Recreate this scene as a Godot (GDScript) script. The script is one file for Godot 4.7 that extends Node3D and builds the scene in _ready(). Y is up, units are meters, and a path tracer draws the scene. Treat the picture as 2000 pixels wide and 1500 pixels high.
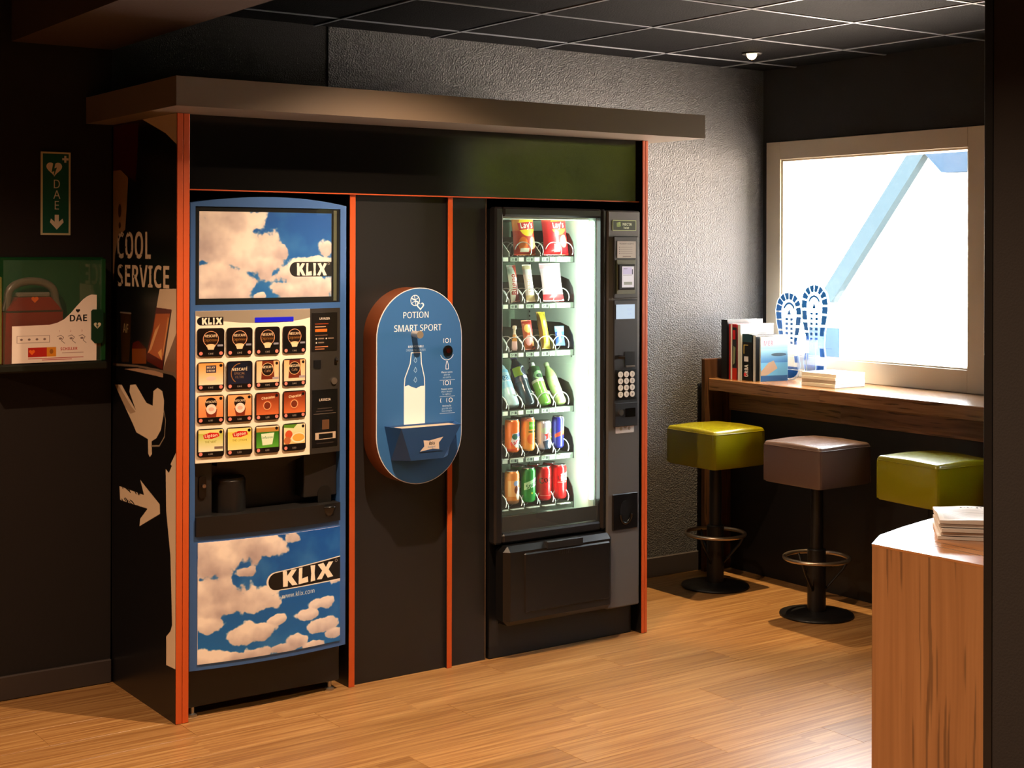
extends Node3D

# ------------------------------------------------------------------ canvas for flat print
class Canvas:
	var im: Image
	var k := 1.0
	var ss := 2
	var size_px := Vector2i()
	static var fonts := {}
	static var glyphs := {}

	func _init(w: float, h: float, ppm: float, bg: Color) -> void:
		size_px = Vector2i(maxi(8, int(round(w * ppm))), maxi(8, int(round(h * ppm))))
		k = float(size_px.x * ss) / w
		im = Image.create(size_px.x * ss, size_px.y * ss, false, Image.FORMAT_RGB8)
		im.fill(bg)

	func lay(src: Image) -> void:
		var s: Image = src.duplicate()
		s.convert(Image.FORMAT_RGB8)
		s.resize(im.get_width(), im.get_height(), Image.INTERPOLATE_CUBIC)
		im.blit_rect(s, Rect2i(0, 0, s.get_width(), s.get_height()), Vector2i())

	func rect(x: float, y: float, w: float, h: float, c: Color) -> void:
		im.fill_rect(Rect2i(int(round(x * k)), int(round(y * k)), maxi(1, int(round(w * k))), maxi(1, int(round(h * k)))), c)

	func vgrad(x: float, y: float, w: float, h: float, a: Color, b: Color) -> void:
		var n := maxi(2, int(h * k))
		for i in n:
			im.fill_rect(Rect2i(int(round(x * k)), int(round(y * k)) + i, maxi(1, int(round(w * k))), 1), a.lerp(b, float(i) / float(n - 1)))

	func poly(pts: Array, c: Color) -> void:
		var p: Array[Vector2] = []
		var lo := 1e9
		var hi := -1e9
		for q: Vector2 in pts:
			var v := q * k
			p.append(v)
			lo = minf(lo, v.y)
			hi = maxf(hi, v.y)
		var y0 := maxi(0, int(floor(lo)))
		var y1 := mini(im.get_height() - 1, int(ceil(hi)))
		var n := p.size()
		for y in range(y0, y1 + 1):
			var yc := float(y) + 0.5
			var xs: Array[float] = []
			for i in n:
				var a := p[i]
				var b := p[(i + 1) % n]
				if (a.y <= yc) != (b.y <= yc):
					xs.append(a.x + (yc - a.y) / (b.y - a.y) * (b.x - a.x))
			xs.sort()
			for i in range(0, xs.size() - 1, 2):
				var xa := int(ceil(xs[i] - 0.5))
				var xb := int(ceil(xs[i + 1] - 0.5))
				if xb > xa:
					im.fill_rect(Rect2i(xa, y, xb - xa, 1), c)

	func flat(nums: Array, c: Color, s := 1.0, off := Vector2()) -> void:
		var pts := []
		for i in range(0, nums.size(), 2):
			pts.append(Vector2(nums[i], nums[i + 1]) * s + off)
		poly(pts, c)

	func ellipse(cx: float, cy: float, rx: float, ry: float, c: Color, ang := 0.0) -> void:
		var pts := []
		for i in 28:
			var t := TAU * i / 28.0
			pts.append(Vector2(cx, cy) + Vector2(cos(t) * rx, sin(t) * ry).rotated(ang))
		poly(pts, c)

	func circle(cx: float, cy: float, r: float, c: Color) -> void:
		ellipse(cx, cy, r, r, c)

	func rrect(x: float, y: float, w: float, h: float, r: float, c: Color) -> void:
		var pts := []
		for q in [[x + w - r, y + r, -PI / 2], [x + w - r, y + h - r, 0.0], [x + r, y + h - r, PI / 2], [x + r, y + r, PI]]:
			for i in 7:
				var t: float = q[2] + PI / 2 * i / 6.0
				pts.append(Vector2(q[0] + cos(t) * r, q[1] + sin(t) * r))
		poly(pts, c)

	func stroke(pts: Array, w: float, c: Color, closed := false) -> void:
		var n := pts.size()
		for i in (n if closed else n - 1):
			var a: Vector2 = pts[i]
			var b: Vector2 = pts[(i + 1) % n]
			var d := (b - a).normalized().orthogonal() * w * 0.5
			poly([a + d, b + d, b - d, a - d], c)
			if w * k > 3.0:
				circle(a.x, a.y, w * 0.5, c)
				circle(b.x, b.y, w * 0.5, c)

	func ring(cx: float, cy: float, r: float, w: float, c: Color, a0 := 0.0, a1 := TAU) -> void:
		var pts := []
		for i in 25:
			var t := lerpf(a0, a1, i / 24.0)
			pts.append(Vector2(cx + cos(t) * r, cy + sin(t) * r))
		stroke(pts, w, c)

	func heart(cx: float, cy: float, s: float, c: Color) -> void:
		var pts := []
		for i in 32:
			var t := TAU * i / 32.0
			pts.append(Vector2(cx + s * pow(sin(t), 3), cy - s / 16.0 * (13 * cos(t) - 5 * cos(2 * t) - 2 * cos(3 * t) - cos(4 * t))))
		poly(pts, c)

	static func glyph(s: String, bold: bool, serif: bool) -> PackedVector2Array:
		var key := s + ("b" if bold else "r") + ("s" if serif else "n")
		if not glyphs.has(key):
			var fk := ("b" if bold else "r") + ("s" if serif else "n")
			if not fonts.has(fk):
				var f := SystemFont.new()
				f.font_names = PackedStringArray(["Droid Serif" if serif else "Droid Sans"])
				f.font_weight = 700 if bold else 400
				fonts[fk] = f
			var tm := TextMesh.new()
			tm.font = fonts[fk]
			tm.font_size = 64
			tm.pixel_size = 0.01
			tm.depth = 0.0
			tm.curve_step = 2.0
			tm.text = s
			var arr := tm.surface_get_arrays(0) if tm.get_surface_count() > 0 else []
			var out := PackedVector2Array()
			if arr.size():
				var v: PackedVector3Array = arr[Mesh.ARRAY_VERTEX]
				var ix: PackedInt32Array = arr[Mesh.ARRAY_INDEX] if arr[Mesh.ARRAY_INDEX] != null else PackedInt32Array(range(v.size()))
				for i in ix:
					out.append(Vector2(v[i].x, v[i].y))
			glyphs[key] = out
		return glyphs[key]

	# x, y: the baseline's left end (align 0), middle (1) or right end (2); cap: height of a capital in the canvas' unit
	func text(s: String, x: float, y: float, cap: float, c: Color, align := 1, bold := false, ang := 0.0, sx := 1.0, serif := false) -> float:
		var ref := glyph("H", bold, serif)
		var lo := 1e9
		var hi := -1e9
		for q in ref:
			lo = minf(lo, q.y)
			hi = maxf(hi, q.y)
		var sc := cap / maxf(hi - lo, 1e-6)
		var g := glyph(s, bold, serif)
		var x0 := 1e9
		var x1 := -1e9
		for q in g:
			x0 = minf(x0, q.x)
			x1 = maxf(x1, q.x)
		var wid := (x1 - x0) * sc * sx
		var shift: float = [0.0, -0.5, -1.0][align] * wid
		for i in range(0, g.size() - 2, 3):
			var t := []
			for j in 3:
				var q := g[i + j]
				t.append(Vector2(x, y) + Vector2((q.x - x0) * sc * sx + shift, -(q.y - lo) * sc).rotated(ang))
			poly(t, c)
		return wid

	# text squeezed or stretched to a given width
	func text_fit(s: String, x: float, y: float, cap: float, width: float, c: Color, bold := false, ang := 0.0) -> void:
		var ref := glyph("H", bold, false)
		var lo := 1e9
		var hi := -1e9
		for q in ref:
			lo = minf(lo, q.y)
			hi = maxf(hi, q.y)
		var x0 := 1e9
		var x1 := -1e9
		for q in glyph(s, bold, false):
			x0 = minf(x0, q.x)
			x1 = maxf(x1, q.x)
		text(s, x, y, cap, c, 0, bold, ang, width / ((x1 - x0) * cap / (hi - lo)))

	func image() -> Image:
		var o: Image = im.duplicate()
		o.resize(size_px.x, size_px.y, Image.INTERPOLATE_LANCZOS)
		return o

	func tex() -> ImageTexture:
		return ImageTexture.create_from_image(image())

# ------------------------------------------------------------------ small helpers
var rng := RandomNumberGenerator.new()
var mats := {}
var taken := {}

func numbered(n: String, parent: Node) -> String:
	var key := str(parent.get_instance_id()) + n
	var c: int = taken.get(key, 0)
	taken[key] = c + 1
	return n if c == 0 else "%s_%03d" % [n, c]

func M(c: Color, rough := 0.6, metal := 0.0, spec := 0.5) -> StandardMaterial3D:
	var key := "%s|%.3f|%.3f|%.3f" % [c.to_html(), rough, metal, spec]
	if not mats.has(key):
		var m := StandardMaterial3D.new()
		m.albedo_color = c
		m.roughness = rough
		m.metallic = metal
		m.metallic_specular = spec
		mats[key] = m
	return mats[key]

func T(tex: Texture2D, rough := 0.5, spec := 0.5, tint := Color.WHITE) -> StandardMaterial3D:
	var m := StandardMaterial3D.new()
	m.albedo_texture = tex
	m.albedo_color = tint
	m.roughness = rough
	m.metallic_specular = spec
	return m

func glow(c: Color, e: float, base := Color(0.1, 0.1, 0.1)) -> StandardMaterial3D:
	var m := StandardMaterial3D.new()
	m.albedo_color = base
	m.emission_enabled = true
	m.emission = c
	m.emission_energy_multiplier = e
	m.roughness = 0.4
	return m

func pane(alpha := 0.04, c := Color(0.9, 0.95, 0.95), rough := 0.0) -> StandardMaterial3D:
	var m := StandardMaterial3D.new()
	m.transparency = BaseMaterial3D.TRANSPARENCY_ALPHA
	m.albedo_color = Color(c.r, c.g, c.b, alpha)
	m.roughness = rough
	m.metallic_specular = 0.5
	return m

func S() -> SurfaceTool:
	var st := SurfaceTool.new()
	st.begin(Mesh.PRIMITIVE_TRIANGLES)
	st.set_smooth_group(-1)
	return st

func done(st: SurfaceTool) -> ArrayMesh:
	st.generate_normals()
	return st.commit()

func thing(called: String, label: String, category: String, at := Vector3.ZERO, turn := 0.0, group := "") -> Node3D:
	var o := Node3D.new()
	o.name = numbered(called, self)
	add_child(o)
	o.position = at
	o.rotation.y = turn
	tag(o, label, category, group)
	return o

func tag(o: Node, label: String, category: String, group := "") -> void:
	o.set_meta("label", label)
	if category:
		o.set_meta("category", category)
	if group:
		o.set_meta("group", group)

func put(called: String, mesh: Mesh, m: Material, parent: Node, at := Vector3.ZERO) -> MeshInstance3D:
	var o := MeshInstance3D.new()
	o.mesh = mesh
	o.material_override = m
	o.name = numbered(called, parent)
	o.cast_shadow = GeometryInstance3D.SHADOW_CASTING_SETTING_ON
	o.position = at
	parent.add_child(o, true)
	return o

# a part whose mesh was written in world coordinates, under a thing that stands unturned at its base
func wput(called: String, st: SurfaceTool, m: Material, parent: Node3D) -> MeshInstance3D:
	var off := Vector3.ZERO
	var n: Node = parent
	while n is Node3D and n != self:
		off -= (n as Node3D).position
		n = n.get_parent()
	return put(called, done(st), m, parent, off)

func struct(called: String, st: SurfaceTool, m: Material, label: String, category: String) -> MeshInstance3D:
	var o := put(called, done(st), m, self)
	tag(o, label, category)
	o.set_meta("kind", "structure")
	return o

func tri(st: SurfaceTool, a: Vector3, b: Vector3, c: Vector3, out: Vector3, ua := Vector2(), ub := Vector2(), uc := Vector2()) -> void:
	if (b - a).cross(c - a).dot(out) > 0.0:
		var t := b
		b = c
		c = t
		var u := ub
		ub = uc
		uc = u
	st.set_uv(ua)
	st.add_vertex(a)
	st.set_uv(ub)
	st.add_vertex(b)
	st.set_uv(uc)
	st.add_vertex(c)

func quad(st: SurfaceTool, a: Vector3, b: Vector3, c: Vector3, d: Vector3, out: Vector3, ua := Vector2(0, 1), ub := Vector2(1, 1), uc := Vector2(1, 0), ud := Vector2(0, 0)) -> void:
	tri(st, a, b, c, out, ua, ub, uc)
	tri(st, a, c, d, out, ua, uc, ud)

# box with chamfered edges, given by its two corners
func box(st: SurfaceTool, lo: Vector3, hi: Vector3, bev := 0.0) -> void:
	var c := (lo + hi) * 0.5
	var h := (hi - lo).abs() * 0.5
	bev = minf(bev, minf(h.x, minf(h.y, h.z)) * 0.9)
	for ax in 3:
		var u := (ax + 1) % 3
		var v := (ax + 2) % 3
		for s: float in [-1.0, 1.0]:
			var p := []
			for q in [[-1, -1], [1, -1], [1, 1], [-1, 1]]:
				var w := Vector3()
				w[ax] = s * h[ax]
				w[u] = q[0] * (h[u] - bev)
				w[v] = q[1] * (h[v] - bev)
				p.append(c + w)
			var n := Vector3()
			n[ax] = s
			quad(st, p[0], p[1], p[2], p[3], n)
	if bev <= 0.0:
		return
	for ax in 3:
		var u := (ax + 1) % 3
		var v := (ax + 2) % 3
		for su: float in [-1.0, 1.0]:
			for sv: float in [-1.0, 1.0]:
				var p := []
				for q in [[-1, 0], [1, 0], [1, 1], [-1, 1]]:
					var w := Vector3()
					w[ax] = q[0] * (h[ax] - bev)
					w[u] = su * (h[u] - (bev if q[1] else 0.0))
					w[v] = sv * (h[v] - (0.0 if q[1] else bev))
					p.append(c + w)
				var n := Vector3()
				n[u] = su
				n[v] = sv
				quad(st, p[0], p[1], p[2], p[3], n)
	for sx: float in [-1.0, 1.0]:
		for sy: float in [-1.0, 1.0]:
			for sz: float in [-1.0, 1.0]:
				tri(st, c + Vector3(sx * h.x, sy * (h.y - bev), sz * (h.z - bev)), c + Vector3(sx * (h.x - bev), sy * h.y, sz * (h.z - bev)), c + Vector3(sx * (h.x - bev), sy * (h.y - bev), sz * h.z), Vector3(sx, sy, sz))

func bx(x0: float, x1: float, y0: float, y1: float, z0: float, z1: float, bev := 0.0) -> SurfaceTool:
	var st := S()
	box(st, Vector3(x0, y0, z0), Vector3(x1, y1, z1), bev)
	return st

# a surface turned round the y axis through c; profile of (radius, height)
func lathe(st: SurfaceTool, prof: Array, c := Vector3.ZERO, seg := 24, smooth := true) -> void:
	var top: float = prof[prof.size() - 1].y
	var bot: float = prof[0].y
	for i in prof.size() - 1:
		var p: Vector2 = prof[i]
		var q: Vector2 = prof[i + 1]
		st.set_smooth_group(1 if smooth else 10 + i)
		var nrm := Vector2(q.y - p.y, p.x - q.x)
		for j in seg:
			# u = 0.5 faces +z
			var u0 := float(j) / seg
			var u1 := float(j + 1) / seg
			var a0 := u0 * TAU - PI
			var a1 := u1 * TAU - PI
			var d0 := Vector3(sin(a0), 0, cos(a0))
			var d1 := Vector3(sin(a1), 0, cos(a1))
			var mid := (d0 + d1).normalized()
			var out := mid * nrm.x + Vector3.UP * nrm.y
			var v0 := 1.0 - (p.y - bot) / maxf(top - bot, 1e-6)
			var v1 := 1.0 - (q.y - bot) / maxf(top - bot, 1e-6)
			var a := c + d0 * p.x + Vector3.UP * p.y
			var b := c + d1 * p.x + Vector3.UP * p.y
			var e := c + d1 * q.x + Vector3.UP * q.y
			var f := c + d0 * q.x + Vector3.UP * q.y
			if p.x > 1e-6:
				tri(st, a, b, e, out, Vector2(u0, v0), Vector2(u1, v0), Vector2(u1, v1))
			if q.x > 1e-6:
				tri(st, a, e, f, out, Vector2(u0, v0), Vector2(u1, v1), Vector2(u0, v1))
	st.set_smooth_group(-1)

func disc_prof(r: float, h: float, b: float) -> Array:
	return [Vector2(0, 0), Vector2(r - b, 0), Vector2(r, b), Vector2(r, h - b), Vector2(r - b, h), Vector2(0, h)]

# a round bar along a path
func tube(st: SurfaceTool, path: Array, r: float, seg := 8, closed := false) -> void:
	st.set_smooth_group(2)
	var n := path.size()
	var rings := []
	var up := Vector3.UP
	for i in n:
		var a: Vector3 = path[(i - 1 + n) % n] if (closed or i > 0) else path[i]
		var b: Vector3 = path[(i + 1) % n] if (closed or i < n - 1) else path[i]
		var t := (b - a).normalized()
		if absf(t.dot(up)) > 0.95:
			up = Vector3.RIGHT if absf(t.x) < 0.9 else Vector3.BACK
		var s := t.cross(up).normalized()
		var w := s.cross(t).normalized()
		up = w
		var ring := []
		for j in seg:
			var an := TAU * j / seg
			ring.append(path[i] + (s * cos(an) + w * sin(an)) * r)
		rings.append(ring)
	for i in (n if closed else n - 1):
		var k := (i + 1) % n
		for j in seg:
			var l := (j + 1) % seg
			var mid: Vector3 = (rings[i][j] + rings[i][l] + rings[k][j] + rings[k][l]) * 0.25 - (path[i] + path[k]) * 0.5
			quad(st, rings[i][j], rings[i][l], rings[k][l], rings[k][j], mid)
	st.set_smooth_group(-1)
	if not closed:
		for e in [0, n - 1]:
			var o: Vector3 = path[0] - path[1] if e == 0 else path[n - 1] - path[n - 2]
			for j in seg:
				tri(st, path[e], rings[e][j], rings[e][(j + 1) % seg], o)

# a polygon in a plane (o, u, v), pushed out along n by depth; UVs span the polygon's box
func prism(st: SurfaceTool, pts: Array, o: Vector3, u: Vector3, v: Vector3, depth: float, smooth_side := false) -> void:
	var n := u.cross(v).normalized()
	var pv := PackedVector2Array(pts)
	var ix := Geometry2D.triangulate_polygon(pv)
	var lo := Vector2(1e9, 1e9)
	var hi := -lo
	for p in pv:
		lo = lo.min(p)
		hi = hi.max(p)
	var sz := (hi - lo).max(Vector2(1e-6, 1e-6))
	for side in 2:
		var off := n * (depth if side == 0 else 0.0)
		for i in range(0, ix.size(), 3):
			var q := []
			var t := []
			for j in 3:
				var p := pv[ix[i + j]]
				q.append(o + u * p.x + v * p.y + off)
				t.append(Vector2((p.x - lo.x) / sz.x, 1.0 - (p.y - lo.y) / sz.y))
			tri(st, q[0], q[1], q[2], n if side == 0 else -n, t[0], t[1], t[2])
	var area := 0.0
	for i in pv.size():
		area += pv[i].cross(pv[(i + 1) % pv.size()])
	if smooth_side:
		st.set_smooth_group(3)
	for i in pv.size():
		var p := pv[i]
		var q := pv[(i + 1) % pv.size()]
		var d := Vector2((q - p).y, -(q - p).x) * (1.0 if area > 0.0 else -1.0)
		var a := o + u * p.x + v * p.y
		var b := o + u * q.x + v * q.y
		quad(st, a, b, b + n * depth, a + n * depth, u * d.x + v * d.y)
	st.set_smooth_group(-1)

func rr(w: float, h: float, r: float, c := Vector2(), seg := 6) -> Array:
	var pts := []
	for q in [[w / 2 - r, h / 2 - r, 0.0], [-w / 2 + r, h / 2 - r, PI / 2], [-w / 2 + r, -h / 2 + r, PI], [w / 2 - r, -h / 2 + r, PI * 1.5]]:
		for i in seg + 1:
			var t: float = q[2] + PI / 2 * i / seg
			var p := c + Vector2(q[0] + cos(t) * r, q[1] + sin(t) * r)
			if pts.is_empty() or pts[pts.size() - 1].distance_to(p) > 1e-5:
				pts.append(p)
	if pts[0].distance_to(pts[pts.size() - 1]) < 1e-5:
		pts.pop_back()
	return pts

const X := Vector3(1, 0, 0)
const Y := Vector3(0, 1, 0)
const Z := Vector3(0, 0, 1)

# ------------------------------------------------------------------ textures
func wood_image(w: int, h: int, seed_: int, stretch: float, knots: Array, dark: Color, mid: Color, light: Color, cracks := 0.0) -> Image:
	var n := FastNoiseLite.new()
	n.seed = seed_
	n.noise_type = FastNoiseLite.TYPE_SIMPLEX
	n.frequency = 1.0
	n.fractal_octaves = 2
	var im := Image.create(w, h, false, Image.FORMAT_RGB8)
	for y in h:
		for x in w:
			var fx := float(x) / h
			var fy := float(y) / h
			var warp := n.get_noise_2d(fx * 1.6 / stretch * 4.0, fy * 2.0 + 40.0) * 0.03 / stretch
			for kn: Array in knots:
				var d := Vector2((fx - kn[0]) / stretch * 3.0, fy - kn[1]).length()
				warp += kn[2] * exp(-d * d / (kn[3] * kn[3])) * signf(fy - kn[1])
			var g := n.get_noise_2d(fx * 3.0 / stretch, (fy + warp) * 14.0)
			var f := n.get_noise_2d(fx * 9.0 / stretch + 90.0, (fy + warp) * 70.0)
			var t := 0.5 + g * 0.5 + f * 0.28
			var c := dark.lerp(mid, clampf(t * 2.0, 0, 1)) if t < 0.5 else mid.lerp(light, clampf(t * 2.0 - 1.0, 0, 1))
			if cracks > 0.0:
				var r := n.get_noise_2d(fx * 5.0 / stretch + 300.0, (fy + warp) * 34.0)
				c = c.lerp(dark * 0.45, cracks * smoothstep(0.52, 0.72, r))
			im.set_pixel(x, y, c)
	return im

func cloud_image(w: int, h: int, blobs: Array, seed_: int) -> Image:
	var n := FastNoiseLite.new()
	n.seed = seed_
	n.frequency = 0.018
	n.fractal_octaves = 4
	var im := Image.create(w, h, false, Image.FORMAT_RGB8)
	for y in h:
		for x in w:
			var u := float(x) / w
			var v := float(y) / h
			var f := -1.0
			var low := 0.0
			var sum := 1e-6
			for b: Array in blobs:
				var e := Vector2((u - b[0]) / b[2], (v - b[1]) / b[3])
				var q := 1.0 - e.length()
				f = maxf(f, q)
				if q > -0.4:
					var wt := exp(7.0 * q)
					low += wt * e.y
					sum += wt
			var s := n.get_noise_2d(x, y)
			var s2 := n.get_noise_2d(x * 0.45 + 500.0, y * 0.45)
			var m := smoothstep(-0.06, 0.15, f + s * 0.62)
			var sky := Color(0.05, 0.33, 0.66).lerp(Color(0.09, 0.42, 0.72), v)
			sky = sky.lerp(Color(0.45, 0.66, 0.86), clampf(s2 * 0.5, 0, 0.3))
			var sh := clampf(0.30 + low / sum * 0.42 + s2 * 0.65 - s * 0.25, 0, 1)
			var cl := Color(0.97, 0.93, 0.90).lerp(Color(0.66, 0.60, 0.62), sh)
			im.set_pixel(x, y, sky.lerp(cl, m))
	return im

func stucco(freq: float, seed_: int) -> NoiseTexture2D:
	var n := FastNoiseLite.new()
	n.seed = seed_
	n.noise_type = FastNoiseLite.TYPE_SIMPLEX_SMOOTH
	n.frequency = freq
	n.fractal_octaves = 3
	var t := NoiseTexture2D.new()
	t.width = 512
	t.height = 512
	t.seamless = true
	t.noise = n
	return t

func wall_mat(c: Color, bump: float, scale: float, rough := 0.85, freq := 0.05, spec := 0.3) -> StandardMaterial3D:
	var m := StandardMaterial3D.new()
	m.albedo_color = c
	m.roughness = rough
	m.metallic_specular = spec
	m.heightmap_enabled = true
	m.heightmap_texture = stucco(freq, 3)
	m.heightmap_scale = bump
	m.uv1_triplanar = true
	m.uv1_world_triplanar = true
	m.uv1_scale = Vector3.ONE * scale
	return m

# chunky four-letter lettering, drawn as outlines inside a box of the given size
const LET := {
	"K": [[0, 0, 27, 2, 29, 32, 58, 0, 92, 4, 60, 44, 98, 100, 62, 98, 34, 62, 32, 99, 2, 96]],
	"L": [[4, 2, 36, 0, 33, 68, 86, 62, 90, 97, 0, 100]],
	"I": [[14, 0, 78, 2, 70, 50, 80, 98, 16, 100, 24, 50]],
	"X": [[2, 4, 38, 0, 54, 30, 72, 1, 102, 5, 72, 48, 102, 98, 66, 100, 48, 66, 28, 100, -4, 95, 30, 47]],
}

func block_letters(c: Canvas, x: float, y: float, w: float, h: float, col: Color, rise := 0.0) -> void:
	var widths := [["K", 0.0, 0.29], ["L", 0.30, 0.215], ["I", 0.515, 0.15], ["X", 0.675, 0.325]]
	for q in widths:
		for o: Array in LET[q[0]]:
			var pts := []
			for i in range(0, o.size(), 2):
				var px: float = q[1] + q[2] * o[i] / 100.0
				pts.append(Vector2(x + w * px, y + h * o[i + 1] / 100.0 - rise * px))
			c.poly(pts, col)

# ------------------------------------------------------------------ the place
const H := 2.625
const ZW := -5.631       # back wall
const ZWL := -5.456      # the wall left of the kiosk stands further forward
const XW := 5.664        # window wall
var wood_tex: ImageTexture
var oak_tex: ImageTexture
var desk_tex: ImageTexture

func _ready() -> void:
	rng.seed = 7
	# camera
	var cam := Camera3D.new()
	cam.name = "camera"
	cam.projection = Camera3D.PROJECTION_FRUSTUM
	cam.near = 0.05
	cam.far = 200.0
	var f_px := 2848.2
	cam.size = 1500.0 / f_px * cam.near
	cam.frustum_offset = Vector2(0, -(750.0 - 489.3) / f_px * cam.near)
	cam.keep_aspect = Camera3D.KEEP_HEIGHT
	add_child(cam)
	cam.position = Vector3(0, 1.6588, 0)
	cam.rotation = Vector3(0, deg_to_rad(-35.4), deg_to_rad(0.137))
	cam.current = true
	# sky and exposure
	var env := Environment.new()
	env.background_mode = Environment.BG_SKY
	var sky := Sky.new()
	var sm := ProceduralSkyMaterial.new()
	sm.sky_top_color = Color(0.93, 0.97, 1.0)
	sm.sky_horizon_color = Color(1.0, 1.0, 1.0)
	sm.ground_horizon_color = Color(1.0, 0.92, 0.84)
	sm.ground_bottom_color = Color(0.25, 0.21, 0.18)
	sm.ground_curve = 0.3
	sm.sky_energy_multiplier = 1.0
	sm.ground_energy_multiplier = 1.75
	sky.sky_material = sm
	env.sky = sky
	env.background_energy_multiplier = 46.0
	env.tonemap_mode = Environment.TONE_MAPPER_LINEAR
	env.tonemap_exposure = 1.0
	env.sdfgi_enabled = true
	env.ssao_enabled = true
	env.ssil_enabled = true
	var we := WorldEnvironment.new()
	we.name = "environment"
	we.environment = env
	add_child(we)
	# the room's lamps: recessed spots in the ceiling
	downlight(Vector3(5.09, H, -5.14), 8.5, 25.5, 0.45, "small recessed ceiling spotlight glowing warm near the corner above the window", Color(1.0, 0.85, 0.64))
	downlight(Vector3(2.70, H, -3.93), 8.0, 66.0, 1.0, "recessed warm ceiling spotlight in front of the hot drinks machine", Color(1.0, 0.85, 0.70))
	downlight(Vector3(4.05, H, -3.72), 1.1, 36.0, 1.0, "recessed warm ceiling spotlight in front of the snack machine", Color(1.0, 0.85, 0.70))
	downlight(Vector3(0.70, H, -4.00), 3.2, 70.0, 0.5, "recessed warm ceiling spotlight left of the ceiling beam", Color(1.0, 0.82, 0.66))
	downlight(Vector3(1.30, H, -1.90), 4.4, 66.0, 0.8, "recessed warm ceiling spotlight above the aisle before the wooden desk", Color(1.0, 0.84, 0.68))
	downlight(Vector3(-2.40, H, -4.40), 13.0, 81.0, 0.5, "recessed warm ceiling spotlight far left in the dark part of the room", Color(1.0, 0.82, 0.66))

	wood_tex = ImageTexture.create_from_image(wood_image(512, 192, 11, 6.0, [], Color(0.60, 0.39, 0.22), Color(0.72, 0.50, 0.30), Color(0.82, 0.61, 0.39)))
	oak_tex = ImageTexture.create_from_image(wood_image(640, 320, 23, 3.0, [[0.5, 0.55, 0.018, 0.16], [1.4, 0.3, 0.015, 0.13]], Color(0.60, 0.43, 0.28), Color(0.71, 0.53, 0.36), Color(0.79, 0.61, 0.43), 0.6))
	desk_tex = ImageTexture.create_from_image(wood_image(640, 320, 41, 6.0, [[0.45, 0.62, 0.02, 0.1]], Color(0.63, 0.455, 0.30), Color(0.68, 0.50, 0.335), Color(0.72, 0.54, 0.37), 0.45))
	room()
	window_wall()
	kiosk()
	hot_drinks_machine()
	water_dispenser()
	snack_machine()
	first_aid()
	counter()
	stools()
	counter_things()
	desk()

func downlight(at: Vector3, energy: float, angle: float, soft: float, label: String, c: Color) -> void:
	var t := thing("ceiling_spotlight", label, "lamp", at, 0.0, "recessed ceiling spotlights")
	var ring := S()
	lathe(ring, [Vector2(0.032, -0.001), Vector2(0.046, -0.004), Vector2(0.05, 0.0), Vector2(0.05, 0.004), Vector2(0.032, 0.004)], Vector3.ZERO, 24, false)
	put("trim_ring", done(ring), M(Color(0.16, 0.155, 0.15), 0.45, 0.3), t)
	var lens := S()
	lathe(lens, [Vector2(0, -0.030), Vector2(0.012, -0.027), Vector2(0.021, -0.018), Vector2(0.025, -0.006), Vector2(0.026, 0.003), Vector2(0, 0.003)], Vector3.ZERO, 24)
	put("lens", done(lens), glow(Color(1.0, 0.84, 0.58), 14.0), t)
	var l := SpotLight3D.new()
	l.name = "spot"
	t.add_child(l)
	l.position = Vector3(0, -0.045, 0)
	l.rotation.x = -PI / 2
	l.spot_angle = angle
	l.spot_angle_attenuation = soft
	l.spot_range = 12.0
	l.spot_attenuation = 2.0
	l.light_energy = energy
	l.light_color = c
	l.light_size = 0.014
	l.shadow_enabled = true

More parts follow.
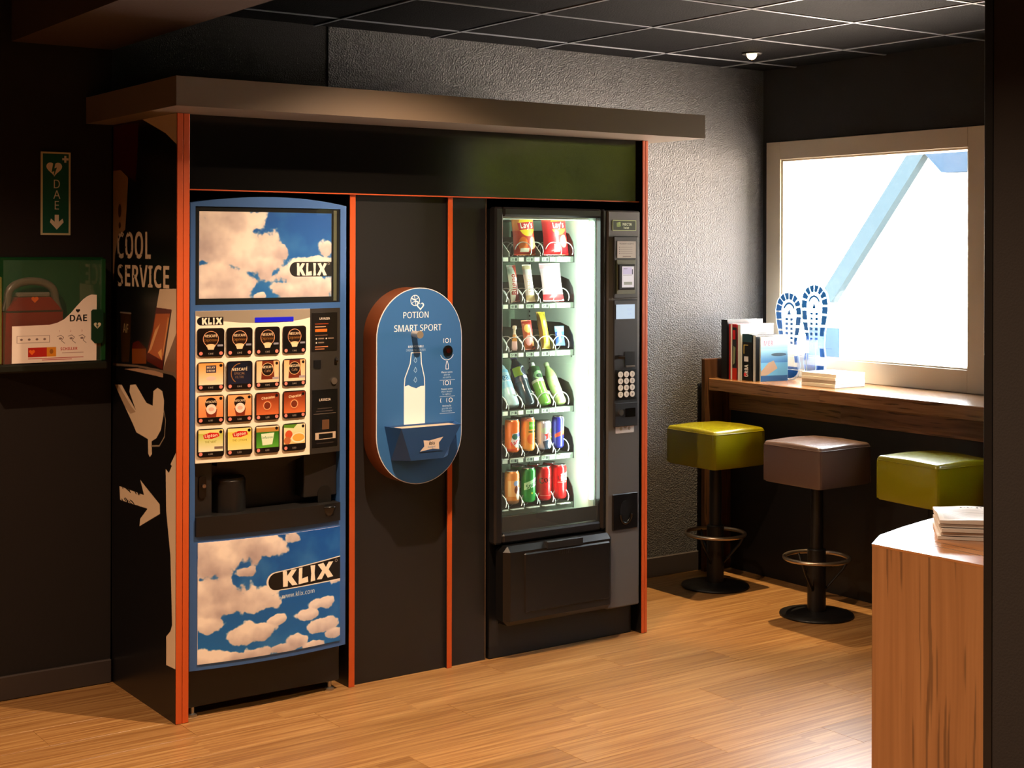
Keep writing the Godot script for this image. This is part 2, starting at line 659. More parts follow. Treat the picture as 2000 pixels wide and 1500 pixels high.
func room() -> void:
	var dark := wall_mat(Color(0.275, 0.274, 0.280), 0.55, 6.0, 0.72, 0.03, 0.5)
	var plain := wall_mat(Color(0.14, 0.125, 0.12), 0.06, 3.0)
	# floor: planks on a slab
	var fl := struct("floor", bx(-3.2, 5.9, -0.2, -0.012, -5.9, 3.2), M(Color(0.2, 0.12, 0.06)), "warm brown wooden plank floor running past the kiosk", "floor")
	var variants := []
	for i in 5:
		var st := S()
		var L := 1.285
		var W := 0.1915
		box(st, Vector3(-L / 2, -0.012, -W / 2), Vector3(L / 2, 0.0, W / 2), 0.0006)
		# the grain runs along the plank
		var src := done(st)
		var arr := src.surface_get_arrays(0)
		var vs: PackedVector3Array = arr[Mesh.ARRAY_VERTEX]
		var uv := PackedVector2Array()
		for v in vs:
			uv.append(Vector2(v.x / L * 0.98 + 0.5 + i * 0.37, v.z / W * 0.62 + 0.31 + i * 0.21))
		arr[Mesh.ARRAY_TEX_UV] = uv
		var am := ArrayMesh.new()
		am.add_surface_from_arrays(Mesh.PRIMITIVE_TRIANGLES, arr)
		variants.append(am)
	var tones := []
	for c: Color in [Color(0.80, 0.84, 0.82), Color(0.83, 0.88, 0.87), Color(0.765, 0.80, 0.77), Color(0.85, 0.90, 0.89)]:
		var m := T(wood_tex, 0.34, 0.45, c)
		tones.append(m)
	var row := 0
	var z := -5.63 + 0.096
	while z < 0.2:
		var x := -1.9 + fposmod(row * 0.443 + 0.21, 1.286)
		# one joint sits right at the foot of the kiosk's left post
		while x < 6.0:
			put("plank", variants[rng.randi() % 5], tones[rng.randi() % 4], fl, Vector3(x, 0, z))
			x += 1.286
		z += 0.192
		row += 1
	# walls
	var st := S()
	var stl := S()
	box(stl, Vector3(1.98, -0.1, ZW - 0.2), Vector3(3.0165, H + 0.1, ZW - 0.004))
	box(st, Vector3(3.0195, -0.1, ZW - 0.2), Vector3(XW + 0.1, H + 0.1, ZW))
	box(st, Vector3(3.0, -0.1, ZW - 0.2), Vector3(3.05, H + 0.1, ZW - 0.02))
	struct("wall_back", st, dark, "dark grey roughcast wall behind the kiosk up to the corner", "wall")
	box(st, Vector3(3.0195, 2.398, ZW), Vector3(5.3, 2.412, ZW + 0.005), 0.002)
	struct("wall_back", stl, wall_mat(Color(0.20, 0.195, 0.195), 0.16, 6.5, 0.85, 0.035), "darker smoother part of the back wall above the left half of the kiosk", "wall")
	struct("wall_left", bx(-3.2, 1.99, -0.1, H + 0.1, -5.85, ZWL), plain, "very dark smooth wall with the green sign left of the kiosk", "wall")
	struct("wall_west", bx(-3.4, -3.0, -0.1, H + 0.1, -5.85, 3.2), plain, "dark side wall far left of the view", "wall")
	struct("wall_front", bx(-3.4, 5.9, -0.1, H + 0.1, 3.0, 3.2), plain, "dark wall behind the viewer", "wall")
	# ceiling: slab, metal grid, tiles
	var ce := struct("ceiling", bx(-3.4, 5.9, H + 0.03, H + 0.2, -5.85, 3.2), M(Color(0.05, 0.05, 0.05), 0.9), "black suspended tile ceiling with a thin metal grid", "ceiling")
	var gx := 4.153
	var gz := -4.796
	var tile_m := wall_mat(Color(0.085, 0.085, 0.093), 0.14, 2.0, 0.85, 0.09, 0.14)
	var bar_m := M(Color(0.52, 0.54, 0.57), 0.4, 0.2)
	var tile := done(bx(-0.2915, 0.2915, 0.004, 0.02, -0.2915, 0.2915, 0.002))
	var nx := [-4, 3]
	for i in range(nx[0], nx[1]):
		for j in range(-1, 6):
			var x0 := maxf(gx + 0.6 * i, 2.0)
			var x1 := minf(gx + 0.6 * (i + 1), XW)
			var z0 := maxf(gz + 0.6 * (j - 1), ZW)
			var z1 := gz + 0.6 * j
			if x1 - x0 < 0.1:
				continue
			if x1 - x0 > 0.59 and z1 - z0 > 0.59:
				put("ceiling_tile", tile, tile_m, ce, Vector3((x0 + x1) / 2, H, (z0 + z1) / 2))
			else:
				put("ceiling_tile", done(bx(x0 + 0.0085, x1 - 0.0085, H + 0.004, H + 0.02, z0 + 0.0085, z1 - 0.0085, 0.002)), tile_m, ce)
	for i in range(-3, 3):
		put("grid_bar", done(bx(gx + 0.6 * i - 0.0075, gx + 0.6 * i + 0.0075, H, H + 0.03, ZW, gz + 3.0, 0.001)), bar_m, ce)
	for j in range(-1, 6):
		put("grid_bar", done(bx(2.0, XW, H + 0.0005, H + 0.03, gz + 0.6 * j - 0.0075, gz + 0.6 * j + 0.0075, 0.001)), bar_m, ce)
	put("ceiling_panel", done(bx(2.0, 5.66, H + 0.006, H + 0.03, gz + 3.0, 3.0)), tile_m, ce)
	put("ceiling_panel", done(bx(-3.2, 2.0, H + 0.006, H + 0.03, ZWL, 3.0)), tile_m, ce)
	struct("ceiling_beam", bx(1.61, 1.995, 2.426, H + 0.02, ZWL, 3.0), wall_mat(Color(0.27, 0.22, 0.19), 0.05, 3.0), "dropped brown ceiling beam crossing the top left corner", "beam")
	# baseboards
	struct("baseboard_back", bx(4.16, 5.34, 0, 0.1, ZW, ZW + 0.014, 0.003), M(Color(0.22, 0.19, 0.18), 0.6), "dark baseboard between kiosk and window counter", "baseboard")
	struct("baseboard_left", bx(-3.0, 1.99, 0, 0.09, ZWL, ZWL + 0.016, 0.004), M(Color(0.22, 0.19, 0.18), 0.55), "dark baseboard under the green sign", "baseboard")
	# the wall end close to the camera on the right
	struct("wall_right_near", bx(2.448, 2.66, 0, H, -1.8, -0.9), wall_mat(Color(0.185, 0.172, 0.17), 0.05, 5.0, 0.8, 0.06), "dark textured wall end close to the camera at the right", "wall")
	struct("trim_1", bx(2.447, 2.67, 0, H, -1.8226, -1.8, 0.002), M(Color(0.03, 0.03, 0.035), 0.4), "black edge trim on the near wall end", "trim")

func opening_wall(st: SurfaceTool, wins: Array, z0: float, z1: float) -> void:
	var z := z0
	for w: Array in wins:
		box(st, Vector3(XW, -0.1, z), Vector3(XW + 0.1, H + 0.1, w[0]))
		box(st, Vector3(XW, -0.1, w[0]), Vector3(XW + 0.1, w[2], w[1]))
		box(st, Vector3(XW, w[3], w[0]), Vector3(XW + 0.1, H + 0.1, w[1]))
		z = w[1]
	box(st, Vector3(XW, -0.1, z), Vector3(XW + 0.1, H + 0.1, z1))

func window_wall() -> void:
	var st := S()
	opening_wall(st, [[-5.494, -4.299, 1.107, 2.145], [-3.0, -1.1, 1.92, 2.42]], -5.85, 3.2)
	struct("wall_right", st, wall_mat(Color(0.19, 0.185, 0.185), 0.1, 3.0), "dark wall around the bright window", "wall")
	var w := thing("window_1", "large bright window in a flat cream frame above the counter", "window")
	w.set_meta("kind", "structure")
	var cream := M(Color(0.80, 0.75, 0.66), 0.55)
	var x0 := XW - 0.012
	var x1 := XW + 0.10
	wput("frame_board", bx(x0, XW, 1.0, 2.24, -5.596, -5.494, 0.002), cream, w)
	wput("frame_board", bx(x0, XW, 1.0, 2.24, -4.299, -4.19, 0.002), cream, w)
	wput("frame_board", bx(x0, XW, 2.145, 2.24, -5.494, -4.299, 0.002), cream, w)
	wput("frame_board", bx(x0, XW, 1.0, 1.107, -5.494, -4.299, 0.002), cream, w)
	var re := S()
	box(re, Vector3(XW, 1.107, -5.494), Vector3(x1, 2.145, -5.484))
	box(re, Vector3(XW, 1.107, -4.309), Vector3(x1, 2.145, -4.299))
	box(re, Vector3(XW, 2.135, -5.484), Vector3(x1, 2.145, -4.309))
	box(re, Vector3(XW, 1.107, -5.484), Vector3(x1, 1.115, -4.309))
	wput("reveal", re, cream, w)
	wput("pane", bx(XW + 0.05, XW + 0.054, 1.115, 2.135, -5.484, -4.309), pane(0.03), w)
	var w2 := thing("window_2", "high narrow window further along the window wall, outside the view", "window")
	w2.set_meta("kind", "structure")
	wput("pane", bx(XW + 0.05, XW + 0.054, 1.92, 2.42, -3.0, -1.1), pane(0.03), w2)
	var fb := S()
	for q in [[1.90, 1.935, -3.03, -1.07], [2.405, 2.44, -3.03, -1.07]]:
		box(fb, Vector3(x0, q[0], q[2]), Vector3(x1, q[1], q[3]), 0.002)
	wput("frame_board", fb, cream, w2)
	hedge()
	# outside: a blue canopy with its brace
	var blue := M(Color(0.12, 0.165, 0.19), 0.8, 0.0, 0.0)
	var c := thing("canopy", "pale blue canopy with slanted brace outside the window", "canopy", Vector3(7.6, 0, -5.6))
	var b := S()
	box(b, Vector3(-0.035, -0.72, -0.055), Vector3(0.035, 0.72, 0.055))
	var br := put("brace", done(b), blue, c, Vector3(0, 1.90, -0.87))
	br.rotation.x = 0.675
	var ro := S()
	prism(ro, [Vector2(-6.09, 2.30), Vector2(-5.944, 2.158), Vector2(-4.4, 2.158), Vector2(-4.4, 2.5), Vector2(-6.09, 2.5)], Vector3(7.55, 0, 0), Z, Y, -0.12)
	wput("fascia", ro, M(Color(0.085, 0.135, 0.185), 0.8, 0.0, 0.0), c)

func hedge() -> void:
	var n := FastNoiseLite.new()
	n.seed = 5
	n.frequency = 2.2
	n.fractal_octaves = 3
	var st := S()
	var f := func(i: int, j: int) -> Vector3:
		var z := -1.35 + i * 0.115
		var y := 0.0 + j * 0.16
		var d := n.get_noise_2d(z, y) * 0.35
		return Vector3(7.35 + d + maxf(0.0, y - 3.4) * 0.9, minf(y, 4.0), z + d * 0.3)
	for i in 34:
		for j in 26:
			quad(st, f.call(i, j), f.call(i + 1, j), f.call(i + 1, j + 1), f.call(i, j + 1), -X)
	for i in 34:
		quad(st, f.call(i, 26), f.call(i + 1, 26), f.call(i + 1, 26) + X * 1.2, f.call(i, 26) + X * 1.2, Y)
	for j in 26:
		quad(st, f.call(0, j), f.call(0, j + 1), f.call(0, j + 1) + X * 1.2, f.call(0, j) + X * 1.2, -Z)
	var o := thing("hedge", "tall olive green hedge outside the high window", "hedge", Vector3(7.6, 0, 0.6))
	wput("foliage", st, M(Color(0.315, 0.325, 0.075), 0.8, 0.0, 0.1), o)

func kiosk() -> void:
	var k := thing("vending_kiosk", "black vending kiosk surround with orange edges and a flat brown canopy", "kiosk", Vector3(3.07, 0, -5.0))
	var black := M(Color(0.09, 0.085, 0.085), 0.22)
	var black2 := M(Color(0.115, 0.115, 0.12), 0.40, 0.0, 0.5)
	var orange := M(Color(0.78, 0.33, 0.12), 0.45)
	# canopy
	var ca := S()
	prism(ca, [Vector2(1.89, 4.58), Vector2(4.262, 4.58), Vector2(4.262, 5.63), Vector2(2.001, 5.63), Vector2(2.001, 5.455), Vector2(1.89, 5.455)], Vector3(0, 2.137, 0), X, -Z, 0.099)
	wput("canopy", ca, M(Color(0.43, 0.375, 0.32), 0.45), k)
	# side panels: each two boards with orange edges
	var art := T(side_art(), 0.3)
	for q in [[1.995, 2.017, "side_panel"], [2.0185, 2.041, "side_panel"], [4.123, 4.1375, "side_panel"], [4.139, 4.153, "side_panel"]]:
		var zb := -5.45 if q[0] < 2.01 else -5.62
		var sp := wput(q[2], bx(q[0], q[1], 0, 2.137, zb, -4.829), black, k)
		wput("edge_band", bx(q[0], q[1], 0.001, 2.1365, -4.829, -4.824, 0.001), orange, sp)
	var ar := S()
	quad(ar, Vector3(1.9945, 0, ZWL + 0.005), Vector3(1.9945, 0, -4.8295), Vector3(1.9945, 2.137, -4.8295), Vector3(1.9945, 2.137, ZWL + 0.005), -X)
	wput("print", ar, art, k)
	# header panel, dividers, infill panels
	var hp := wput("header_panel", bx(2.041, 4.123, 1.8735, 2.137, -4.868, -4.85), M(Color(0.075, 0.073, 0.07), 0.12), k)
	wput("edge_band", bx(2.041, 4.123, 1.8695, 1.8735, -4.868, -4.849), orange, hp)
	for q in [[2.701, 2.7255], [3.144, 3.166]]:
		var dv := wput("divider", bx(q[0], q[1], 0, 1.8695, -5.5, -4.866), black2, k)
		wput("edge_band", bx(q[0], q[1], 0.0, 1.869, -4.866, -4.861, 0.001), orange, dv)
	wput("infill_panel", bx(2.7255, 3.144, 0.0, 1.8695, -4.90, -4.88), black2, k)
	wput("infill_panel", bx(3.166, 3.336, 0.0, 1.8695, -4.90, -4.88), black2, k)
	wput("edge_strip", bx(3.336, 3.340, 0.0, 1.8695, -4.90, -4.879), M(Color(0.35, 0.27, 0.2), 0.4), k)
	wput("back_panel", bx(2.041, 4.123, 0.0, 2.137, -5.60, -5.58), M(Color(0.03, 0.03, 0.03), 0.8), k)

func side_art() -> ImageTexture:
	var c := Canvas.new(632, 2137, 0.55, Color(0.045, 0.042, 0.045))
	var white := Color(0.80, 0.71, 0.60)
	var tan_ := Color(0.60, 0.46, 0.32)
	c.flat([284, -5, 640, -5, 640, 112, 626, 107, 530, 65, 422, 34], white)
	c.flat([0, 4, 104, 4, 267, 12, 254, 136, 237, 228, 82, 176, 0, 176], Color(0.27, 0.05, 0.02))
	c.flat([0, 176, 82, 176, 162, 208, 147, 311, 131, 402, 56, 431, 22, 500, 4, 620, 0, 620], tan_)
	# small emblem on the white
	c.ellipse(72, 330, 17, 26, Color(0.25, 0.16, 0.1))
	c.ellipse(72, 385, 12, 12, Color(0.25, 0.16, 0.1))
	c.text_fit("COOL", 46, 511, 98, 345, white, true)
	c.text_fit("SERVICE", 50, 615, 80, 517, white, true)
	# worn patches over the first letters
	for i in 70:
		c.circle(rng.randf_range(40, 300), rng.randf_range(408, 620), rng.randf_range(2, 6), Color(0.06, 0.055, 0.055))
	for i in 24:
		c.circle(rng.randf_range(300, 570), rng.randf_range(408, 620), rng.randf_range(1.5, 4), Color(0.06, 0.055, 0.055))
	# waiter's apron, glass, jar
	c.flat([477, 618, 640, 613, 640, 918, 512, 905, 591, 688, 447, 685], white)
	c.flat([520, 890, 640, 760, 640, 920, 512, 905], Color(0.45, 0.33, 0.25))
	c.flat([444, 685, 591, 688, 575, 705, 505, 905, 355, 883, 349, 860, 411, 758], Color(0.30, 0.05, 0.02))
	c.flat([440, 708, 577, 702, 503, 872, 372, 852, 416, 768], Color(0.62, 0.30, 0.07))
	c.flat([484, 740, 436, 766, 362, 856, 399, 838], Color(0.80, 0.58, 0.38))
	c.flat([497, 830, 461, 846, 500, 872], Color(0.84, 0.62, 0.34))
	c.flat([566, 720, 555, 715, 505, 850, 512, 856], Color(0.78, 0.52, 0.25))
	c.flat([82, 716, 193, 716, 187, 806, 174, 897, 94, 902], Color(0.17, 0.10, 0.03))
	c.rect(78, 712, 118, 6, Color(0.4, 0.36, 0.32))
	c.text("AF", 138, 790, 34, Color(0.5, 0.42, 0.3), 1, true)
	c.flat([204, 846, 349, 838, 349, 893, 207, 902], Color(0.42, 0.20, 0.04))
	c.flat([214, 824, 272, 812, 349, 838, 204, 846], Color(0.25, 0.05, 0.02))
	# tray
	c.flat([0, 913, 260, 903, 604, 906, 632, 910, 632, 930, 604, 918, 260, 911, 0, 923], Color(0.40, 0.33, 0.27))
	c.flat([121, 927, 260, 915, 430, 913, 512, 917, 512, 932, 387, 930], Color(0.62, 0.48, 0.38))
	# gloved hand under the tray
	c.flat([22, 993, 97, 988, 244, 1070, 179, 1009, 187, 982, 244, 976, 352, 1035, 413, 1040, 420, 987, 459, 972, 505, 980, 522, 1013, 516, 1067, 492, 1120, 450, 1154, 400, 1171, 342, 1163, 252, 1153, 214, 1124, 137, 1072], white)
	c.flat([22, 993, 60, 990, 200, 1062, 244, 1078, 190, 1090, 137, 1072], Color(0.66, 0.55, 0.44))
	c.flat([367, 1160, 403, 1160, 407, 1216, 386, 1229, 370, 1218], white)
	c.stroke([Vector2(519, 1048), Vector2(536, 1081), Vector2(526, 1141), Vector2(478, 1178), Vector2(400, 1187)], 6, Color(0.55, 0.49, 0.4))
	# brushed arrow
	c.flat([76, 1374, 330, 1374, 291, 1322, 330, 1336, 483, 1386, 486, 1420, 285, 1495, 292, 1466, 365, 1419, 84, 1426], white)
	for i in 40:
		c.ellipse(rng.randf_range(90, 300), [1372.0, 1420.0][i % 2] + rng.randf_range(-8, 8), rng.randf_range(4, 16), rng.randf_range(1, 3), Color(0.05, 0.045, 0.045), 0.3)
	# trouser stripe along the front edge
	c.flat([632, 1185, 582, 1232, 595, 1236, 568, 1263, 538, 1253, 544, 1401, 584, 1554, 601, 1793, 585, 1818, 547, 1844, 548, 1945, 632, 1941], white)
	return c.tex()

# ------------------------------------------------------------------ hot drinks machine
const MX := 2.3565
func mz(x: float) -> float:
	return -4.83 + 0.03 * (1.0 - pow((x - MX) / 0.31, 2.0))

# a plate that follows the bulging front; zo: how far its face stands in front, th: its thickness
func plate(st: SurfaceTool, x0: float, x1: float, y0: float, y1: float, zo: float, th: float, n := 10, arch := 0.0) -> void:
	st.set_smooth_group(4)
	for i in n:
		var xa := lerpf(x0, x1, float(i) / n)
		var xb := lerpf(x0, x1, float(i + 1) / n)
		var ta := y1 + arch * (1.0 - pow((xa - MX) / 0.31, 2.0))
		var tb := y1 + arch * (1.0 - pow((xb - MX) / 0.31, 2.0))
		var za := mz(xa) + zo
		var zb := mz(xb) + zo
		var ua := float(i) / n
		var ub := float(i + 1) / n
		quad(st, Vector3(xa, y0, za), Vector3(xb, y0, zb), Vector3(xb, tb, zb), Vector3(xa, ta, za), Z, Vector2(ua, 1), Vector2(ub, 1), Vector2(ub, 0), Vector2(ua, 0))
	st.set_smooth_group(-1)
	for i in n:
		var xa := lerpf(x0, x1, float(i) / n)
		var xb := lerpf(x0, x1, float(i + 1) / n)
		var ta := y1 + arch * (1.0 - pow((xa - MX) / 0.31, 2.0))
		var tb := y1 + arch * (1.0 - pow((xb - MX) / 0.31, 2.0))
		var za := mz(xa) + zo
		var zb := mz(xb) + zo
		quad(st, Vector3(xa, ta, za), Vector3(xb, tb, zb), Vector3(xb, tb, zb - th), Vector3(xa, ta, za - th), Y)
		quad(st, Vector3(xa, y0, za), Vector3(xb, y0, zb), Vector3(xb, y0, zb - th), Vector3(xa, y0, za - th), -Y)
	for e in [[x0, -1.0], [x1, 1.0]]:
		var z1 := mz(e[0]) + zo
		var t := y1 + arch * (1.0 - pow((e[0] - MX) / 0.31, 2.0))
		quad(st, Vector3(e[0], y0, z1), Vector3(e[0], t, z1), Vector3(e[0], t, z1 - th), Vector3(e[0], y0, z1 - th), X * e[1])

func hot_drinks_machine() -> void:
	var t := thing("hot_drinks_machine", "blue hot drinks vending machine with cloud posters and sixteen drink buttons", "vending machine", Vector3(MX, 0, -5.15))
	var blue := M(Color(0.22, 0.38, 0.62), 0.42)
	var dark := M(Color(0.075, 0.072, 0.07), 0.45)
	var grey := M(Color(0.16, 0.145, 0.13), 0.5)
	wput("cabinet", bx(2.05, 2.665, 0.03, 1.82, -5.5, -4.94), M(Color(0.06, 0.06, 0.06), 0.6), t)
	var fr := S()
	plate(fr, 2.046, 2.064, 0.177, 1.822, 0, 0.12, 2)
	plate(fr, 2.64, 2.668, 0.177, 1.822, 0, 0.12, 2)
	plate(fr, 2.064, 2.64, 1.812, 1.822, 0, 0.12)
	plate(fr, 2.046, 2.668, 1.822, 1.824, 0, 0.12, 12, 0.026)
	plate(fr, 2.064, 2.64, 1.443, 1.464, 0, 0.12)
	plate(fr, 2.064, 2.64, 0.626, 0.648, 0, 0.12)
	plate(fr, 2.064, 2.64, 0.177, 0.198, 0, 0.12)
	plate(fr, 2.064, 2.075, 0.198, 0.626, 0, 0.12, 2)
	wput("door_frame", fr, blue, t)
	wput("kick_plate", bx(2.052, 2.664, 0.035, 0.178, -4.95, -4.868, 0.004), M(Color(0.085, 0.08, 0.078), 0.5), t)
	for x in [2.08, 2.63]:
		var ft := S()
		lathe(ft, [Vector2(0, 0), Vector2(0.018, 0), Vector2(0.018, 0.008), Vector2(0.008, 0.012), Vector2(0.008, 0.04), Vector2(0, 0.04)], Vector3(x, 0, -4.885), 14, false)
		wput("foot", ft, M(Color(0.7, 0.68, 0.65), 0.3, 0.9), t)
	# top display: black bezel, printed panel, glass
	var bz := S()
	plate(bz, 2.064, 2.64, 1.464, 1.812, -0.012, 0.1)
	wput("display_bezel", bz, M(Color(0.02, 0.02, 0.022), 0.15), t)
	var c := Canvas.new(523, 309, 1.0, Color.WHITE)
	c.lay(cloud_image(300, 178, [[0.1, 0.3, 0.34, 0.42], [0.25, 0.12, 0.24, 0.22], [0.3, 0.42, 0.26, 0.35], [0.46, 0.46, 0.13, 0.14], [0.58, 0.46, 0.09, 0.09], [0.42, 0.60, 0.18, 0.16], [0.1, 0.75, 0.3, 0.25], [0.12, 0.95, 0.22, 0.14], [0.70, 0.75, 0.18, 0.15], [0.85, 0.62, 0.2, 0.14], [0.95, 0.42, 0.08, 0.12], [0.85, 0.9, 0.28, 0.2], [0.62, 0.9, 0.12, 0.12], [0.43, 0.97, 0.05, 0.05]], 5))
	c.rrect(342, 180, 210, 54, 27, Color(0.06, 0.05, 0.045))
	block_letters(c, 372, 184, 130, 47, Color(1.0, 0.96, 0.9))
	c.ring(511, 187, 4, 1.2, Color(0.9, 0.88, 0.84))
	var pr := S()
	plate(pr, 2.081, 2.604, 1.486, 1.795, -0.009, 0.004)
	wput("poster", pr, T(c.tex(), 0.35), t)
	var gl := S()
	plate(gl, 2.0655, 2.6385, 1.4655, 1.8105, -0.004, 0.003)
	wput("glass_cover", gl, pane(0.02), t)
	var rl := S()
	plate(rl, 2.613, 2.627, 1.470, 1.806, -0.0065, 0.002, 2)
	wput("side_strip", rl, M(Color(0.34, 0.36, 0.28), 0.4), t)
	# menu panel with its buttons
	c = Canvas.new(438, 536, 1.1, Color(0.98, 0.93, 0.85))
	var pts := [Vector2(0, 0), Vector2(438, 0)]
	for q in [[438, 32], [400, 39], [344, 45], [290, 47], [222, 47], [160, 44], [100, 38], [50, 29], [0, 17]]:
		pts.append(Vector2(q[0], q[1]))
	c.poly(pts, Color(0.58, 0.54, 0.48))
	c.rrect(4, 22, 60, 29, 14, Color(0.05, 0.045, 0.04))
	c.rect(24, 22, 73, 29, Color(0.05, 0.045, 0.04))
	block_letters(c, 21, 24, 72, 25, Color(0.98, 0.93, 0.85))
	var mp := S()
	plate(mp, 2.0645, 2.5025, 0.907, 1.443, 0.004, 0.06)
	var menu := wput("menu_panel", mp, T(c.tex(), 0.35), t)
	var sc := S()
	plate(sc, 2.279, 2.432, 1.399, 1.416, 0.0055, 0.003, 4)
	wput("display", sc, glow(Color(0.05, 0.06, 0.75), 0.9, Color(0.05, 0.05, 0.4)), menu)
	var cols := [2.116, 2.2205, 2.327, 2.4355]
	var rows := [1.332, 1.2125, 1.096, 0.9775]
	for r in 4:
		for q in 4:
			var bt := S()
			button_plate(bt, cols[q], rows[r], 0.0475, 0.05)
			wput("drink_button", bt, T(button_art(r, q), 0.3), menu)
	# coin side
	var cp := S()
	plate(cp, 2.504, 2.638, 0.907, 1.443, 0.003, 0.06, 4)
	var coin := wput("coin_panel", cp, grey, t)
	c = Canvas.new(114, 142, 1.4, Color(0.08, 0.065, 0.055))
	c.text("LAVAZZA", 57, 26, 8, Color(0.95, 0.9, 0.84), 1, true)
	c.rect(14, 40, 60, 3, Color(0.6, 0.25, 0.1))
	c.rect(14, 50, 48, 4, Color(0.8, 0.6, 0.45))
	c.rect(14, 60, 54, 11, Color(0.75, 0.40, 0.14))
	c.rect(14, 82, 56, 3, Color(0.45, 0.32, 0.25))
	for i in 3:
		c.circle(20 + (i % 2) * 44, 96 + int(i / 2.0) * 15, 3, Color(0.85, 0.8, 0.75))
		c.rect(28 + (i % 2) * 44, 93 + int(i / 2.0) * 15, 26, 5, Color(0.5, 0.42, 0.36))
	c.rect(14, 124, 58, 4, Color(0.7, 0.45, 0.3))
	c.rect(14, 132, 42, 4, Color(0.7, 0.45, 0.3))
	var p1 := S()
	plate(p1, 2.510, 2.624, 1.285, 1.427, 0.0045, 0.003, 3)
	wput("info_plate", p1, T(c.tex(), 0.35), coin)
	c = Canvas.new(114, 212, 1.4, Color(0.05, 0.045, 0.045))
	c.text("LAVAZZA", 57, 42, 9, Color(0.9, 0.84, 0.78), 1, true)
	c.rect(24, 68, 64, 3, Color(0.3, 0.26, 0.24))
	c.rect(18, 78, 76, 3, Color(0.3, 0.26, 0.24))
	c.rect(6, 88, 100, 2, Color(0.45, 0.4, 0.36))
	c.rect(44, 112, 32, 36, Color(0.38, 0.26, 0.18))
	c.rect(14, 158, 92, 26, Color(0.74, 0.66, 0.58))
	c.rect(30, 163, 62, 18, Color(0.06, 0.055, 0.05))
	c.rect(20, 196, 76, 4, Color(0.2, 0.17, 0.15))
	var p2 := S()
	plate(p2, 2.512, 2.626, 0.930, 1.142, 0.0045, 0.003, 3)
	wput("info_plate", p2, T(c.tex(), 0.35), coin)
	var sl := S()
	plate(sl, 2.519, 2.550, 1.222, 1.252, 0.006, 0.004, 2)
	wput("coin_slot", sl, M(Color(0.02, 0.02, 0.02), 0.4), coin)
	var lk := S()
	tube(lk, [Vector3(2.609, 1.171, -4.83), Vector3(2.609, 1.171, -4.812)], 0.0125, 16)
	wput("lock", lk, M(Color(0.75, 0.72, 0.68), 0.25, 0.9), coin)
	var kn := S()
	tube(kn, [Vector3(2.618, 1.262, -4.83), Vector3(2.619, 1.245, -4.808)], 0.006, 10)
	wput("reject_knob", kn, M(Color(0.05, 0.05, 0.05), 0.3), coin)
	# cup station: a recess with a nozzle housing, a drip ledge and a coin cup
	var rc := S()
	box(rc, Vector3(2.064, 0.648, -4.95), Vector3(2.64, 0.905, -4.925))
	box(rc, Vector3(2.064, 0.648, -4.925), Vector3(2.137, 0.905, -4.845), 0.003)
	box(rc, Vector3(2.504, 0.74, -4.925), Vector3(2.64, 0.905, -4.85), 0.003)
	var sta := wput("cup_station", rc, M(Color(0.10, 0.093, 0.088), 0.42), t)
	var lg := S()
	plate(lg, 2.066, 2.638, 0.649, 0.716, 0.008, 0.11)
	wput("drip_ledge", lg, M(Color(0.085, 0.08, 0.075), 0.4), sta)
	var nz := S()
	lathe(nz, [Vector2(0, 0.716), Vector2(0.066, 0.716), Vector2(0.066, 0.828), Vector2(0.06, 0.838), Vector2(0, 0.838)], Vector3(2.222, 0, -4.905), 28, false)
	wput("cup_holder", nz, M(Color(0.095, 0.09, 0.09), 0.35), sta)
	var sw := S()
	prism(sw, [Vector2(2.16, 0.905), Vector2(2.16, 0.885), Vector2(2.3, 0.86), Vector2(2.42, 0.866), Vector2(2.5, 0.895), Vector2(2.5, 0.905)], Vector3(0, 0, -4.925), X, Y, 0.07)
	wput("hood", sw, M(Color(0.06, 0.057, 0.055), 0.45), sta)
	var hd := S()
	prism(hd, rr(0.028, 0.08, 0.012, Vector2(2.099, 0.818)), Vector3(0, 0, -4.846), X, Y, 0.006)
	wput("door_catch", hd, M(Color(0.02, 0.02, 0.02), 0.25), sta)
	var kl := S()
	tube(kl, [Vector3(2.103, 0.822, -4.842), Vector3(2.103, 0.822, -4.834)], 0.007, 12)
	wput("lock", kl, M(Color(0.6, 0.55, 0.5), 0.25, 0.9), sta)
	var rcup := S()
	lathe(rcup, [Vector2(0, 0.0), Vector2(0.022, 0.0), Vector2(0.03, 0.03), Vector2(0.03, 0.036), Vector2(0.025, 0.036), Vector2(0.018, 0.006), Vector2(0, 0.006)], Vector3(2.588, 0.672, -4.822), 20)
	wput("coin_cup", rcup, M(Color(0.04, 0.038, 0.036), 0.25), sta)
	var rh := S()
	prism(rh, rr(0.055, 0.085, 0.026, Vector2(2.588, 0.737)), Vector3(0, 0, -4.8505), X, Y, 0.003)
	wput("coin_opening", rh, M(Color(0.012, 0.012, 0.012), 0.5), sta)
	# lower poster
	c = Canvas.new(567, 428, 1.0, Color.WHITE)
